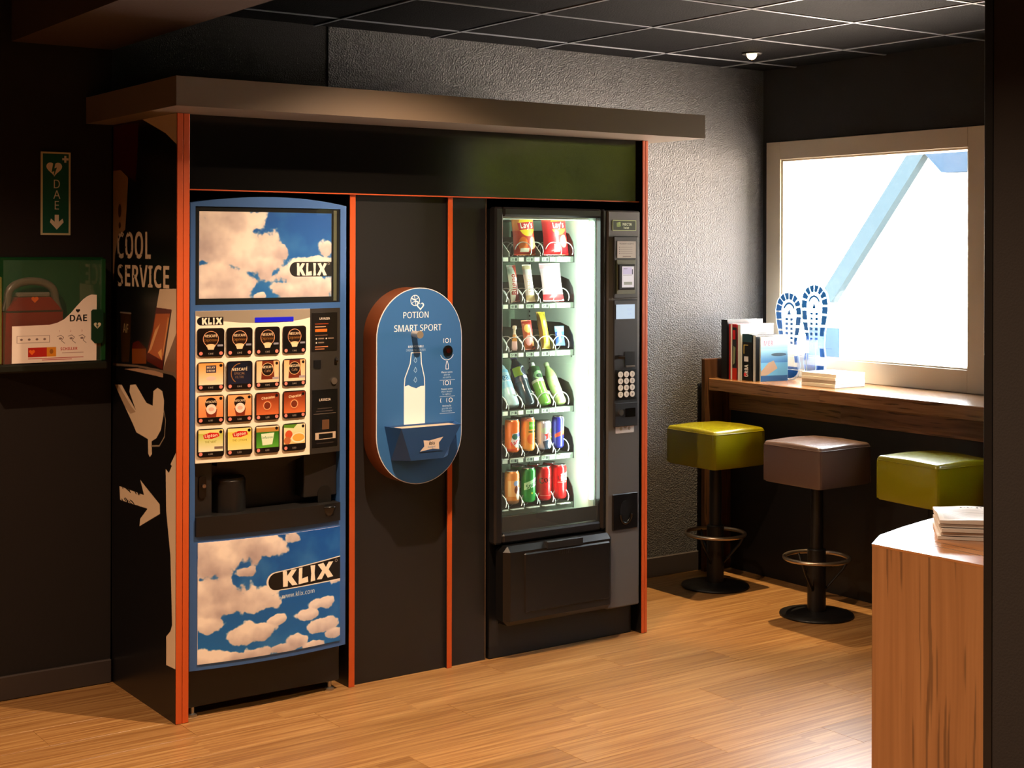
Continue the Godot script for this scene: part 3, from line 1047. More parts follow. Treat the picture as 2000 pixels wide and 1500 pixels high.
	c.lay(cloud_image(320, 240, [[0.08, 0.12, 0.3, 0.2], [0.3, 0.05, 0.22, 0.14], [0.48, 0.08, 0.13, 0.1], [0.62, 0.03, 0.06, 0.06], [0.3, 0.27, 0.08, 0.05], [0.1, 0.45, 0.22, 0.17], [0.12, 0.56, 0.2, 0.1], [0.38, 0.52, 0.16, 0.1], [0.48, 0.55, 0.1, 0.07], [0.06, 0.68, 0.13, 0.08], [0.3, 0.79, 0.15, 0.09], [0.42, 0.78, 0.12, 0.08], [0.52, 0.72, 0.1, 0.05], [0.74, 0.72, 0.11, 0.05], [0.86, 0.64, 0.1, 0.05], [0.86, 0.83, 0.14, 0.07], [0.95, 0.42, 0.09, 0.09], [0.05, 0.96, 0.12, 0.08], [0.2, 0.97, 0.14, 0.05], [0.38, 0.97, 0.13, 0.06], [0.55, 0.97, 0.1, 0.05], [0.68, 0.93, 0.1, 0.06], [0.95, 0.92, 0.09, 0.05], [0.8, 0.98, 0.12, 0.05]], 31))
	var cap := []
	for i in 13:
		var a := PI / 2 + PI * i / 12.0
		cap.append(Vector2(292 + cos(a) * 31, 168 - sin(a) * 31))
	var cap_out := [Vector2(570, 110)]
	for i in 13:
		var a := PI / 2 + PI * i / 12.0
		cap_out.append(Vector2(290 + cos(a) * 37, 168 - sin(a) * 35))
	cap_out.append(Vector2(570, 199))
	c.poly(cap_out, Color(0.97, 0.93, 0.88))
	c.poly([Vector2(570, 114)] + cap + [Vector2(570, 195)], Color(0.045, 0.04, 0.035))
	block_letters(c, 318, 134, 216, 60, Color(1.0, 0.95, 0.86), 10.0)
	c.ring(549, 126, 5, 1.4, Color(0.9, 0.86, 0.8))
	c.text("www.klix.com", 315, 233, 16, Color(0.98, 0.95, 0.9), 0, false, -0.02)
	var po := S()
	plate(po, 2.0735, 2.6405, 0.198, 0.626, 0.0035, 0.06)
	wput("poster", po, T(c.tex(), 0.4), t)

# a button with rounded corners that follows the front
func button_plate(st: SurfaceTool, cx: float, cy: float, hw: float, hh: float) -> void:
	var pts := rr(hw * 2, hh * 2, 0.011, Vector2(), 3)
	var z := 0.0085
	var slope := (mz(cx + hw) - mz(cx - hw)) / (hw * 2)
	for i in pts.size():
		var p: Vector2 = pts[i]
		var q: Vector2 = pts[(i + 1) % pts.size()]
		var f := func(v: Vector2, dz: float) -> Vector3: return Vector3(cx + v.x, cy + v.y, mz(cx) + slope * v.x + z - dz)
		var uv := func(v: Vector2) -> Vector2: return Vector2(v.x / hw * 0.5 + 0.5, 0.5 - v.y / hh * 0.5)
		tri(st, f.call(Vector2(), 0.0), f.call(p, 0.0), f.call(q, 0.0), Z, uv.call(Vector2()), uv.call(p), uv.call(q))
		quad(st, f.call(p, 0.0), f.call(q, 0.0), f.call(q, 0.006), f.call(p, 0.006), Vector3(p.x + q.x, p.y + q.y, 0), Vector2(0.02, 0.5), Vector2(0.02, 0.5), Vector2(0.02, 0.5), Vector2(0.02, 0.5))

func button_art(r: int, q: int) -> ImageTexture:
	var black := Color(0.06, 0.045, 0.04)
	var cream := Color(0.97, 0.86, 0.70)
	var c := Canvas.new(95, 100, 1.35, black)
	var kind := r * 4 + q
	var brand := "NESCAFÉ"
	if r == 0:
		c.vgrad(3, 3, 89, 70, Color(0.10, 0.06, 0.05), Color(0.04, 0.03, 0.03))
		c.ring(47, 38, 27, 2.4, Color(0.85, 0.60, 0.45))
		c.ellipse(47, 40, 23, 22, Color(0.16, 0.09, 0.05))
		c.text(brand, 47, 32, 9, cream, 1, true, 0, 0.85)
		c.text("Espresso", 47, 46, 9, Color(0.7, 0.48, 0.22), 1, false, 0, 1.0, true)
		c.ellipse(47, 62, 17, 6, Color(0.93, 0.78, 0.58))
		c.flat([32, 62, 62, 62, 57, 76, 37, 76], Color(0.92, 0.80, 0.64))
		c.rect(70, 58, 20, 7, Color(0.55, 0.55, 0.6))
	elif kind == 4:
		c.vgrad(3, 3, 89, 78, Color(0.93, 0.62, 0.30), Color(0.98, 0.90, 0.78))
		c.rect(30, 12, 36, 26, Color(0.18, 0.16, 0.24))
		c.text("MILKY", 48, 23, 7, cream, 1, true)
		c.text("DRINK", 48, 34, 7, cream, 1, true)
		c.ellipse(48, 58, 18, 8, Color(0.95, 0.78, 0.72))
	elif kind == 5:
		c.vgrad(3, 3, 89, 78, Color(0.07, 0.09, 0.15), Color(0.10, 0.12, 0.20))
		c.ring(52, 44, 36, 3, Color(0.6, 0.4, 0.2), 2.2, 4.6)
		c.text(brand, 47, 34, 10, cream, 1, true)
		c.text("SPECIAL", 47, 48, 8, Color(0.75, 0.55, 0.35), 1)
		c.text("FILTRE", 47, 61, 8, Color(0.6, 0.45, 0.3), 1)
	elif r == 1:
		c.vgrad(3, 3, 89, 78, Color(0.95, 0.70, 0.48), Color(0.93, 0.80, 0.66))
		c.flat([26, 3, 70, 3, 74, 70, 22, 70], Color(0.42, 0.16, 0.08))
		c.circle(47, 34, 23, Color(0.10, 0.06, 0.05))
		c.ring(47, 34, 23, 2, Color(0.9, 0.72, 0.5))
		c.text(brand, 47, 30, 9, cream, 1, true, 0, 0.8)
		c.text("Café", 47, 44, 9, Color(0.75, 0.6, 0.45), 1)
		c.rect(66, 62, 24, 9, Color(0.62, 0.58, 0.6))
	elif r == 2 and q < 2:
		c.vgrad(3, 3, 89, 76, Color(0.94, 0.66, 0.42), Color(0.90, 0.55, 0.32))
		c.circle(48, 30, 21, Color(0.10, 0.06, 0.05))
		c.text(brand, 48, 28, 8, cream, 1, true, 0, 0.85)
		c.flat([28, 50, 70, 50, 66, 78, 34, 78], Color(0.48, 0.18, 0.10))
		c.circle(49, 50, 18, Color(0.97, 0.86, 0.80))
		c.ellipse(49, 50, 10, 7, Color(0.88, 0.70, 0.62))
	elif r == 2:
		c.vgrad(3, 3, 89, 78, Color(0.45, 0.16, 0.07), Color(0.82, 0.42, 0.22))
		c.text("Chocolat", 50, 24, 9, cream, 1, true, -0.08)
		c.circle(46, 50, 20, Color(0.72, 0.34, 0.18))
		c.circle(46, 48, 13, Color(0.45, 0.18, 0.09))
		c.ring(46, 48, 14, 2.5, Color(0.92, 0.70, 0.50))
	elif r == 3 and q < 2:
		c.vgrad(3, 3, 89, 78, Color(0.72, 0.74, 0.22) if q == 0 else Color(0.93, 0.80, 0.22), Color(0.97, 0.95, 0.84) if q == 0 else Color(0.95, 0.90, 0.62))
		c.rect(3, 3, 89, 14, Color(0.96, 0.88, 0.55))
		c.flat([20, 22, 44, 14, 74, 16, 78, 28, 52, 36, 24, 35], Color(0.80, 0.12, 0.10))
		c.text("Lipton", 49, 30, 11, Color(0.98, 0.92, 0.8), 1, true, -0.08)
		c.text("THÉ CITRON" if q == 1 else "THÉ VERT", 47, 50, 7, Color(0.5, 0.5, 0.1), 1)
		if q == 0:
			c.rect(60, 64, 30, 9, Color(0.5, 0.42, 0.38))
	elif kind == 14:
		c.vgrad(3, 3, 89, 78, Color(0.10, 0.36, 0.10), Color(0.36, 0.66, 0.20))
		c.rect(3, 8, 89, 16, Color(0.72, 0.52, 0.24))
		c.rect(3, 3, 89, 6, cream)
		c.flat([22, 30, 74, 28, 66, 70, 28, 72], Color(0.88, 0.93, 0.80))
		c.text("Infusion", 47, 48, 8, Color(0.2, 0.45, 0.2), 1)
	else:
		c.vgrad(3, 3, 89, 72, Color(0.96, 0.90, 0.72), Color(0.93, 0.78, 0.50))
		c.flat([3, 3, 60, 3, 44, 18, 3, 14], Color(0.35, 0.55, 0.15))
		c.circle(24, 40, 15, Color(0.80, 0.32, 0.16))
		c.circle(18, 62, 14, Color(0.72, 0.40, 0.22))
		c.ellipse(64, 54, 30, 19, Color(0.95, 0.90, 0.78))
		c.ellipse(64, 53, 25, 14, Color(0.90, 0.66, 0.28))
	# black foot with its two price dots
	c.rect(0, 82, 95, 18, black)
	c.text("CAFÉ" if r < 2 else "0,80", 47, 93, 6, Color(0.85, 0.78, 0.7), 1)
	c.circle(12, 89, 6.5, Color(0.88, 0.52, 0.46))
	if r < 3:
		c.circle(83, 89, 6.5, Color(0.88, 0.52, 0.46))
	c.circle(83, 13, 5.5, black)
	c.stroke([Vector2(2, 2), Vector2(93, 2), Vector2(93, 98), Vector2(2, 98)], 3.5, black, true)
	return c.tex()

# ------------------------------------------------------------------ drinking water dispenser
func water_dispenser() -> void:
	var cx := 2.963
	var cy := 1.1375
	var w := 0.386
	var h := 0.755
	var zf := -4.779
	var t := thing("water_dispenser", "blue rounded drinking water dispenser hung on the panel between both machines", "dispenser", Vector3(cx, cy, -4.88))
	var sh := rr(w, h, w / 2 - 0.0005, Vector2(cx, cy), 16)
	var bd := S()
	prism(bd, sh, Vector3(0, 0, -4.88), X, Y, 0.098, true)
	wput("housing", bd, M(Color(0.42, 0.22, 0.11), 0.38), t)
	var edge := S()
	prism(edge, sh, Vector3(0, 0, -4.782), X, Y, 0.0028, true)
	wput("edge_rim", edge, M(Color(0.85, 0.86, 0.88), 0.3), t)
	# printed face
	var c := Canvas.new(386, 755, 1.25, Color(0.19, 0.40, 0.64))
	var wh := Color(0.95, 0.96, 0.97)
	var ox := cx - w / 2
	var oy := cy + h / 2
	c.ring(170, 46, 20, 3, wh)
	for a in [0.4, 1.4]:
		c.stroke([Vector2(170, 46) + Vector2.from_angle(a) * 20, Vector2(170, 46) - Vector2.from_angle(a) * 20], 2.5, wh)
	c.ring(170, 24, 18, 2.5, wh, 0.5, 2.4)
	c.ring(170, 68, 18, 2.5, wh, 3.6, 5.6)
	c.heart(194, 68, 17, wh)
	c.heart(194, 67, 11, Color(0.19, 0.40, 0.64))
	c.text("POTION", 174, 114, 24, wh, 1)
	c.text("SMART SPORT", 184, 165, 25, wh, 1)
	c.text("EAU POTABLE", 174, 228, 8, Color(0.85, 0.9, 0.95), 1, true)
	c.text("DRINKING WATER", 174, 242, 8, Color(0.75, 0.82, 0.9), 1)
	# bottle outline, half full
	var bl := [Vector2(153, 248), Vector2(197, 248), Vector2(199, 290), Vector2(213, 345), Vector2(214, 372), Vector2(214, 522), Vector2(122, 522), Vector2(122, 372), Vector2(124, 345), Vector2(148, 290)]
	c.stroke(bl, 4, wh, true)
	c.flat([122, 377, 140, 372, 156, 380, 176, 386, 196, 378, 214, 378, 214, 522, 122, 522], wh)
	for i in 3:
		var yy := 276.0 + 38.0 * i
		c.stroke([Vector2(172, yy - 10), Vector2(165, yy + 3), Vector2(172, yy + 11), Vector2(179, yy + 3)], 2, Color(0.65, 0.8, 0.93), true)
	# instructions
	c.ring(318, 206, 8, 2.5, wh)
	c.stroke([Vector2(303, 198), Vector2(301, 206), Vector2(303, 214)], 2.2, wh)
	c.stroke([Vector2(333, 198), Vector2(335, 206), Vector2(333, 214)], 2.2, wh)
	c.ring(318, 250, 32, 2, wh, 0.4, 2.74)
	c.stroke([Vector2(316, 288), Vector2(313, 304), Vector2(313, 318), Vector2(325, 318), Vector2(325, 304), Vector2(321, 288)], 2, wh, true)
	c.ring(318, 372, 8, 2.5, wh)
	c.stroke([Vector2(303, 364), Vector2(301, 372), Vector2(303, 380)], 2.2, wh)
	c.stroke([Vector2(333, 364), Vector2(335, 372), Vector2(333, 380)], 2.2, wh)
	c.ring(336, 440, 8, 2.5, wh)
	c.stroke([Vector2(290, 432), Vector2(288, 440), Vector2(290, 448)], 2.2, wh)
	c.stroke([Vector2(318, 432), Vector2(316, 440), Vector2(318, 448)], 2.2, wh)
	var lines := ["Placez votre", "gourde", "au centre", "Passez votre", "main devant", "le capteur", "Retirez la", "gourde une", "fois remplie"]
	for i in 9:
		c.text(lines[i], 318, 333 + int(i / 3.0) * 66 + (i % 3) * 10, 6.5, Color(0.8, 0.87, 0.94), 1, i % 3 == 0)
	for yy in [362, 426, 492]:
		c.rect(284, yy - 2, 72, 1.6, Color(0.75, 0.83, 0.92))
	var fa := S()
	prism(fa, rr(w - 0.006, h - 0.006, w / 2 - 0.0035, Vector2(cx, cy), 16), Vector3(0, 0, -4.7795), X, Y, 0.0012)
	wput("front_panel", fa, T(c.tex(), 0.45), t)
	# spout
	var no := S()
	tube(no, [Vector3(2.934, 1.338, -4.78), Vector3(2.934, 1.337, -4.735)], 0.0125, 18)
	tube(no, [Vector3(2.934, 1.337, -4.742), Vector3(2.934, 1.337, -4.730)], 0.0145, 18)
	wput("spout", no, M(Color(0.86, 0.80, 0.72), 0.35, 0.8), t)
	# sensor
	var se := S()
	tube(se, [Vector3(3.088, 1.268, -4.78), Vector3(3.088, 1.268, -4.772)], 0.021, 24)
	wput("sensor", se, M(Color(0.05, 0.045, 0.045), 0.3), t)
	var s2 := S()
	tube(s2, [Vector3(3.088, 1.268, -4.772), Vector3(3.088, 1.268, -4.769)], 0.010, 18)
	wput("sensor_lens", s2, M(Color(0.18, 0.05, 0.03), 0.15), t)
	# drip tray: an open wedge-shaped basin
	var out := -4.695
	var tl := [Vector3(2.805, 0.992, zf), Vector3(3.125, 0.992, zf), Vector3(3.098, 0.990, out), Vector3(2.83, 0.990, out)]
	var bt := [Vector3(2.835, 0.86, zf), Vector3(3.092, 0.86, zf), Vector3(3.03, 0.862, out - 0.02), Vector3(2.885, 0.862, out - 0.02)]
	var ba := S()
	var cen := Vector3(2.97, 0.92, -4.71)
	for i in 4:
		var j := (i + 1) % 4
		var o: Vector3 = (tl[i] + tl[j] + bt[i] + bt[j]) * 0.25 - cen
		o.y = 0
		quad(ba, tl[i], tl[j], bt[j], bt[i], o)
		# inside wall, 4 mm in
		var a: Vector3 = tl[i].lerp(cen, 0.04)
		a.y = tl[i].y
		var b: Vector3 = tl[j].lerp(cen, 0.04)
		b.y = tl[j].y
		var a2 := Vector3(lerpf(bt[i].x, cen.x, 0.06), 0.95, lerpf(bt[i].z, cen.z, 0.06))
		var b2 := Vector3(lerpf(bt[j].x, cen.x, 0.06), 0.95, lerpf(bt[j].z, cen.z, 0.06))
		quad(ba, a, b, b2, a2, -o)
		quad(ba, tl[i], tl[j], b, a, Y)
	quad(ba, bt[0], bt[1], bt[2], bt[3], -Y)
	wput("basin", ba, M(Color(0.13, 0.30, 0.52), 0.42), t)
	var gr := S()
	box(gr, Vector3(2.836, 0.979, -4.776), Vector3(3.094, 0.986, -4.703))
	wput("drip_grid", gr, M(Color(0.74, 0.66, 0.56), 0.5), t)
	var lab := Canvas.new(106, 56, 2.0, Color(0.92, 0.89, 0.86))
	lab.flat([0, 0, 106, 0, 106, 56, 0, 56], Color(0.13, 0.30, 0.52))
	lab.flat([14, 10, 40, 13, 104, 2, 86, 24, 90, 50, 60, 46, 2, 54, 20, 34], Color(0.93, 0.88, 0.84))
	lab.text("ibis", 54, 30, 12, Color(0.1, 0.09, 0.1), 1, true)
	lab.text("budget", 54, 42, 8, Color(0.35, 0.5, 0.7), 1)
	var ls := S()
	# lies on the basin's sloping front
	var q0 := Vector3(2.918, 0.893, 0)
	var q1 := Vector3(3.022, 0.893, 0)
	var q2 := Vector3(3.022, 0.948, 0)
	var q3 := Vector3(2.918, 0.948, 0)
	var zs := func(y: float) -> float: return lerpf(out - 0.02, out, (y - 0.862) / 0.128) + 0.0015
	q0.z = zs.call(q0.y)
	q1.z = zs.call(q1.y)
	q2.z = zs.call(q2.y)
	q3.z = zs.call(q3.y)
	quad(ls, q0, q1, q2, q3, Z)
	wput("sticker", ls, T(lab.tex(), 0.4), t)

# ------------------------------------------------------------------ snack machine
func snack_machine() -> void:
	var t := thing("snack_machine", "black glass-fronted snack and drinks vending machine with lit shelves and keypad column", "vending machine", Vector3(3.73, 0, -5.15))
	var black := M(Color(0.065, 0.065, 0.07), 0.32)
	var grey := M(Color(0.345, 0.34, 0.335), 0.45, 0.1)
	var liner := M(Color(0.80, 0.86, 0.80), 0.5)
	var cab := S()
	box(cab, Vector3(3.35, 0.05, -5.56), Vector3(3.395, 1.828, -4.87))
	box(cab, Vector3(3.90, 0.05, -5.56), Vector3(4.10, 1.828, -4.885))
	box(cab, Vector3(3.395, 1.80, -5.56), Vector3(3.90, 1.828, -4.87))
	box(cab, Vector3(3.395, 0.05, -5.56), Vector3(3.90, 0.50, -4.90))
	wput("cabinet", cab, black, t)
	var li := S()
	
	box(li, Vector3(3.888, 0.50, -5.45), Vector3(3.90, 1.80, -4.87))
	box(li, Vector3(3.395, 0.50, -5.45), Vector3(3.403, 1.80, -4.87))
	box(li, Vector3(3.403, 1.79, -5.45), Vector3(3.888, 1.80, -4.87))
	box(li, Vector3(3.403, 0.50, -5.45), Vector3(3.888, 0.508, -4.87))
	var lin := wput("liner", li, liner, t)
	wput("back_wall", bx(3.395, 3.90, 0.50, 1.80, -5.56, -5.45), M(Color(0.36, 0.44, 0.35), 0.55), t)
	var holes := S()
	for i in 62:
		box(holes, Vector3(3.8868, 0.56 + i * 0.0195, -5.335), Vector3(3.8885, 0.569 + i * 0.0195, -5.328))
	var hl := wput("slot_rail", holes, M(Color(0.05, 0.06, 0.05), 0.6), lin)
	hl.set_meta("kind", "stuff")
	for y in [0.80, 1.20]:
		var sc := S()
		tube(sc, [Vector3(3.889, y, -5.02), Vector3(3.885, y, -5.02)], 0.004, 10)
		wput("screw", sc, M(Color(0.5, 0.52, 0.5), 0.3, 0.8), lin)
	# door frame round the glass, with a sloping inner edge
	var fr := S()
	box(fr, Vector3(3.344, 0.472, -4.868), Vector3(3.385, 1.835, -4.82), 0.008)
	box(fr, Vector3(3.893, 0.472, -4.868), Vector3(3.9215, 1.835, -4.82), 0.010)
	box(fr, Vector3(3.385, 1.797, -4.868), Vector3(3.893, 1.835, -4.82), 0.008)
	box(fr, Vector3(3.385, 0.472, -4.868), Vector3(3.893, 0.512, -4.82), 0.008)
	wput("door_frame", fr, M(Color(0.10, 0.10, 0.105), 0.3), t)
	wput("glass", bx(3.384, 3.894, 0.511, 1.798, -4.846, -4.841), pane(0.03), t)
	wput("lower_band", bx(3.386, 3.892, 0.514, 0.574, -4.853, -4.848), M(Color(0.045, 0.045, 0.035), 0.3), t)
	# light bar: a glowing strip at the right inside edge and a lamp of its size
	var ls := wput("light_strip", bx(3.862, 3.884, 0.60, 1.785, -4.868, -4.858, 0.002), glow(Color(0.90, 1.0, 0.94), 7.0), t)
	var al := AreaLight3D.new()
	al.name = "light_bar"
	ls.add_child(al)
	al.position = Vector3(3.855, 1.19, -4.875)
	al.rotation = Vector3(0, deg_to_rad(38), 0)
	al.area_size = Vector2(0.02, 1.18)
	al.light_energy = 1.0
	al.light_color = Color(0.92, 1.0, 0.94)
	al.shadow_enabled = true
	# control column
	var col := wput("control_column", bx(3.9245, 4.106, 0.131, 1.831, -4.87, -4.82, 0.006), grey, t)
	var c := Canvas.new(132, 46, 2.0, Color(0.72, 0.78, 0.55))
	c.rect(3, 3, 126, 40, Color(0.13, 0.19, 0.09))
	for i in 4:
		c.flat([22 + i, 12 + i * 5, 44 + i, 8 + i * 5, 44, 12 + i * 5, 22, 15 + i * 5], Color(0.70, 0.82, 0.45))
	c.text("NECTA", 82, 24, 12, Color(0.9, 0.95, 0.82), 1, true)
	c.text("Twist", 76, 38, 9, Color(0.9, 0.95, 0.82), 1, true)
	printed(col, "name_plate", 3.950, 4.081, 1.745, 1.790, -4.8185, T(c.tex(), 0.4))
	var m1 := wput("payment_unit", bx(3.953, 4.088, 1.455, 1.720, -4.82, -4.812, 0.003), M(Color(0.17, 0.18, 0.18), 0.45), t)
	c = Canvas.new(103, 72, 1.6, Color(0.72, 0.70, 0.67))
	c.text("PAIEMENT ACCEPTÉ", 51, 14, 6, Color(0.35, 0.33, 0.32), 1, true)
	for i in 4:
		c.circle(12, 26 + i * 9, 2.5, Color(0.4, 0.4, 0.42))
		c.rect(18, 25 + i * 9, 66, 2, Color(0.55, 0.53, 0.52))
	c.rect(30, 63, 46, 3, Color(0.5, 0.45, 0.42))
	printed(m1, "notice", 3.970, 4.073, 1.628, 1.700, -4.8105, T(c.tex(), 0.5))
	wput("reader_frame", bx(3.967, 4.070, 1.474, 1.620, -4.8125, -4.809, 0.001), M(Color(0.36, 0.38, 0.30), 0.45), m1)
	wput("card_reader", bx(3.973, 4.065, 1.492, 1.600, -4.812, -4.803, 0.003), M(Color(0.03, 0.03, 0.03), 0.35), m1)
	c = Canvas.new(66, 90, 1.6, Color(0.9, 0.9, 0.93))
	c.rect(4, 4, 50, 30, Color(0.80, 0.78, 0.90))
	c.text("READY", 20, 12, 5, Color(0.2, 0.2, 0.3), 1)
	c.rect(55, 12, 5, 22, Color(0.2, 0.2, 0.3))
	c.rect(6, 36, 50, 1.5, Color(0.5, 0.5, 0.55))
	c.rect(10, 66, 46, 12, Color(0.6, 0.62, 0.58))
	var rs := glow(Color.WHITE, 0.45, Color(0.8, 0.8, 0.8))
	rs.albedo_texture = c.tex()
	rs.emission_texture = rs.albedo_texture
	rs.emission_operator = BaseMaterial3D.EMISSION_OP_MULTIPLY
	printed(m1, "reader_screen", 3.990, 4.056, 1.502, 1.592, -4.8025, rs)
	var m2 := wput("keypad_unit", bx(3.954, 4.087, 0.907, 1.449, -4.82, -4.812, 0.003), M(Color(0.15, 0.155, 0.165), 0.42), t)
	c = Canvas.new(103, 62, 1.6, Color(0.78, 0.84, 0.90))
	c.text("0,00", 74, 26, 10, Color(0.62, 0.68, 0.78), 1)
	c.text("EUR", 74, 44, 8, Color(0.62, 0.68, 0.78), 1)
	var lcd := glow(Color(0.80, 0.90, 1.0), 0.55, Color(0.7, 0.76, 0.82))
	lcd.albedo_texture = c.tex()
	printed(m2, "screen", 3.965, 4.068, 1.367, 1.429, -4.8105, lcd)
	wput("note_slot", bx(4.014, 4.068, 1.160, 1.226, -4.8125, -4.8105), M(Color(0.02, 0.016, 0.014), 0.35), m2)
	wput("note_lip", bx(4.016, 4.066, 1.160, 1.167, -4.8105, -4.804, 0.001), M(Color(0.5, 0.48, 0.45), 0.3, 0.6), m2)
	var kn := S()
	tube(kn, [Vector3(3.978, 1.205, -4.812), Vector3(4.000, 1.203, -4.794)], 0.008, 10)
	wput("reject_lever", kn, M(Color(0.04, 0.04, 0.04), 0.25), m2)
	wput("keypad_plate", bx(3.964, 4.077, 1.022, 1.150, -4.8125, -4.809, 0.001), M(Color(0.02, 0.02, 0.022), 0.35), m2)
	var names := ["1", "2", "3", "4", "5", "6", "7", "8", "9", "C", "0", "#"]
	for i in 12:
		c = Canvas.new(26, 26, 1.3, Color(0.92, 0.92, 0.9))
		c.text(names[i], 13, 18, 10, Color(0.25, 0.25, 0.28), 1)
		var ks := S()
		prism(ks, ell(0.0128, 0.0128, Vector2(3.987 + (i % 3) * 0.0325, 1.130 - int(i / 3.0) * 0.0285)), Vector3(0, 0, -4.8095), X, Y, 0.004)
		wput("key", ks, T(c.tex(), 0.4), m2)
	var cu := wput("lock_unit", bx(3.957, 4.084, 0.907, 1.008, -4.813, -4.808, 0.002), M(Color(0.13, 0.135, 0.145), 0.4), m2)
	var lk := S()
	tube(lk, [Vector3(3.987, 0.968, -4.808), Vector3(3.987, 0.968, -4.800)], 0.013, 18)
	wput("lock", lk, M(Color(0.75, 0.75, 0.76), 0.2, 0.95), m2)
	wput("coin_window", bx(4.014, 4.070, 0.946, 0.984, -4.809, -4.806, 0.001), M(Color(0.015, 0.015, 0.02), 0.2), m2)
	c = Canvas.new(103, 53, 2.0, Color(0.62, 0.62, 0.63))
	c.rrect(1, 1, 101, 51, 6, Color(0.80, 0.80, 0.81))
	for q in [[14, 18, 5], [32, 14, 4], [30, 34, 7], [54, 24, 9], [76, 34, 7], [92, 16, 5]]:
		c.circle(q[0], q[1], q[2], Color(0.55, 0.53, 0.50))
		c.circle(q[0], q[1], q[2] * 0.6, Color(0.70, 0.66, 0.58))
	printed(col, "coin_sticker", 3.969, 4.072, 0.877, 0.930, -4.8185, T(c.tex(), 0.4))
	var cr := wput("coin_return", bx(3.951, 4.091, 0.464, 0.619, -4.822, -4.813, 0.003), M(Color(0.035, 0.036, 0.04), 0.3), t)
	var cc := S()
	prism(cc, ell(0.028, 0.042, Vector2(4.019, 0.546)), Vector3(0, 0, -4.8135), X, Y, 0.002, true)
	wput("return_opening", cc, M(Color(0.008, 0.008, 0.01), 0.4), cr)
	var cl := S()
	var path := []
	for i in 13:
		var a := PI + PI * i / 12.0
		path.append(Vector3(4.019 + cos(a) * 0.030, 0.532 + sin(a) * 0.040, -4.806 + 0.006 * sin(a)))
	tube(cl, path, 0.007, 8)
	wput("return_lip", cl, M(Color(0.05, 0.052, 0.056), 0.18), cr)
	# delivery drawer
	var dd := S()
	box(dd, Vector3(3.368, 0.145, -4.87), Vector3(3.928, 0.466, -4.775), 0.022)
	var dr := wput("delivery_box", dd, M(Color(0.055, 0.055, 0.058), 0.3), t)
	var fl := S()
	box(fl, Vector3(3.455, 0.19, -4.79), Vector3(3.905, 0.437, -4.7695), 0.008)
	wput("flap", fl, M(Color(0.052, 0.052, 0.055), 0.34), dr)
	var hs := S()
	box(hs, Vector3(3.572, 0.436, -4.80), Vector3(3.76, 0.469, -4.7715), 0.003)
	wput("handle_recess", hs, M(Color(0.012, 0.012, 0.012), 0.5), dr)
	var hr := S()
	for i in 7:
		box(hr, Vector3(3.633 + i * 0.011, 0.412, -4.770), Vector3(3.637 + i * 0.011, 0.432, -4.7675), 0.001)
	wput("grip_ribs", hr, M(Color(0.08, 0.08, 0.085), 0.3), dr)
	wput("kick_plate", bx(3.352, 4.104, 0.0, 0.142, -5.5, -4.872, 0.003), M(Color(0.04, 0.04, 0.04), 0.5), t)
	shelves(t)

func printed(parent: Node3D, called: String, x0: float, x1: float, y0: float, y1: float, z: float, m: Material) -> MeshInstance3D:
	var st := S()
	var zb := z - 0.0012
	quad(st, Vector3(x0, y0, z), Vector3(x1, y0, z), Vector3(x1, y1, z), Vector3(x0, y1, z), Z)
	var e := Vector2(0.01, 0.5)
	quad(st, Vector3(x0, y0, z), Vector3(x1, y0, z), Vector3(x1, y0, zb), Vector3(x0, y0, zb), -Y, e, e, e, e)
	quad(st, Vector3(x0, y1, z), Vector3(x1, y1, z), Vector3(x1, y1, zb), Vector3(x0, y1, zb), Y, e, e, e, e)
	quad(st, Vector3(x0, y0, z), Vector3(x0, y1, z), Vector3(x0, y1, zb), Vector3(x0, y0, zb), -X, e, e, e, e)
	quad(st, Vector3(x1, y0, z), Vector3(x1, y1, z), Vector3(x1, y1, zb), Vector3(x1, y0, zb), X, e, e, e, e)
	return wput(called, st, m, parent)

func ell(rx: float, ry: float, c: Vector2) -> Array:
	var pts := []
	for i in 24:
		var a := TAU * i / 24.0
		pts.append(c + Vector2(cos(a) * rx, sin(a) * ry))
	return pts

const SLOT := [3.475, 3.555, 3.637, 3.719, 3.801]
const TRAY_Y := [1.632, 1.435, 1.232, 0.990, 0.790, 0.578]
const TZ := -4.965

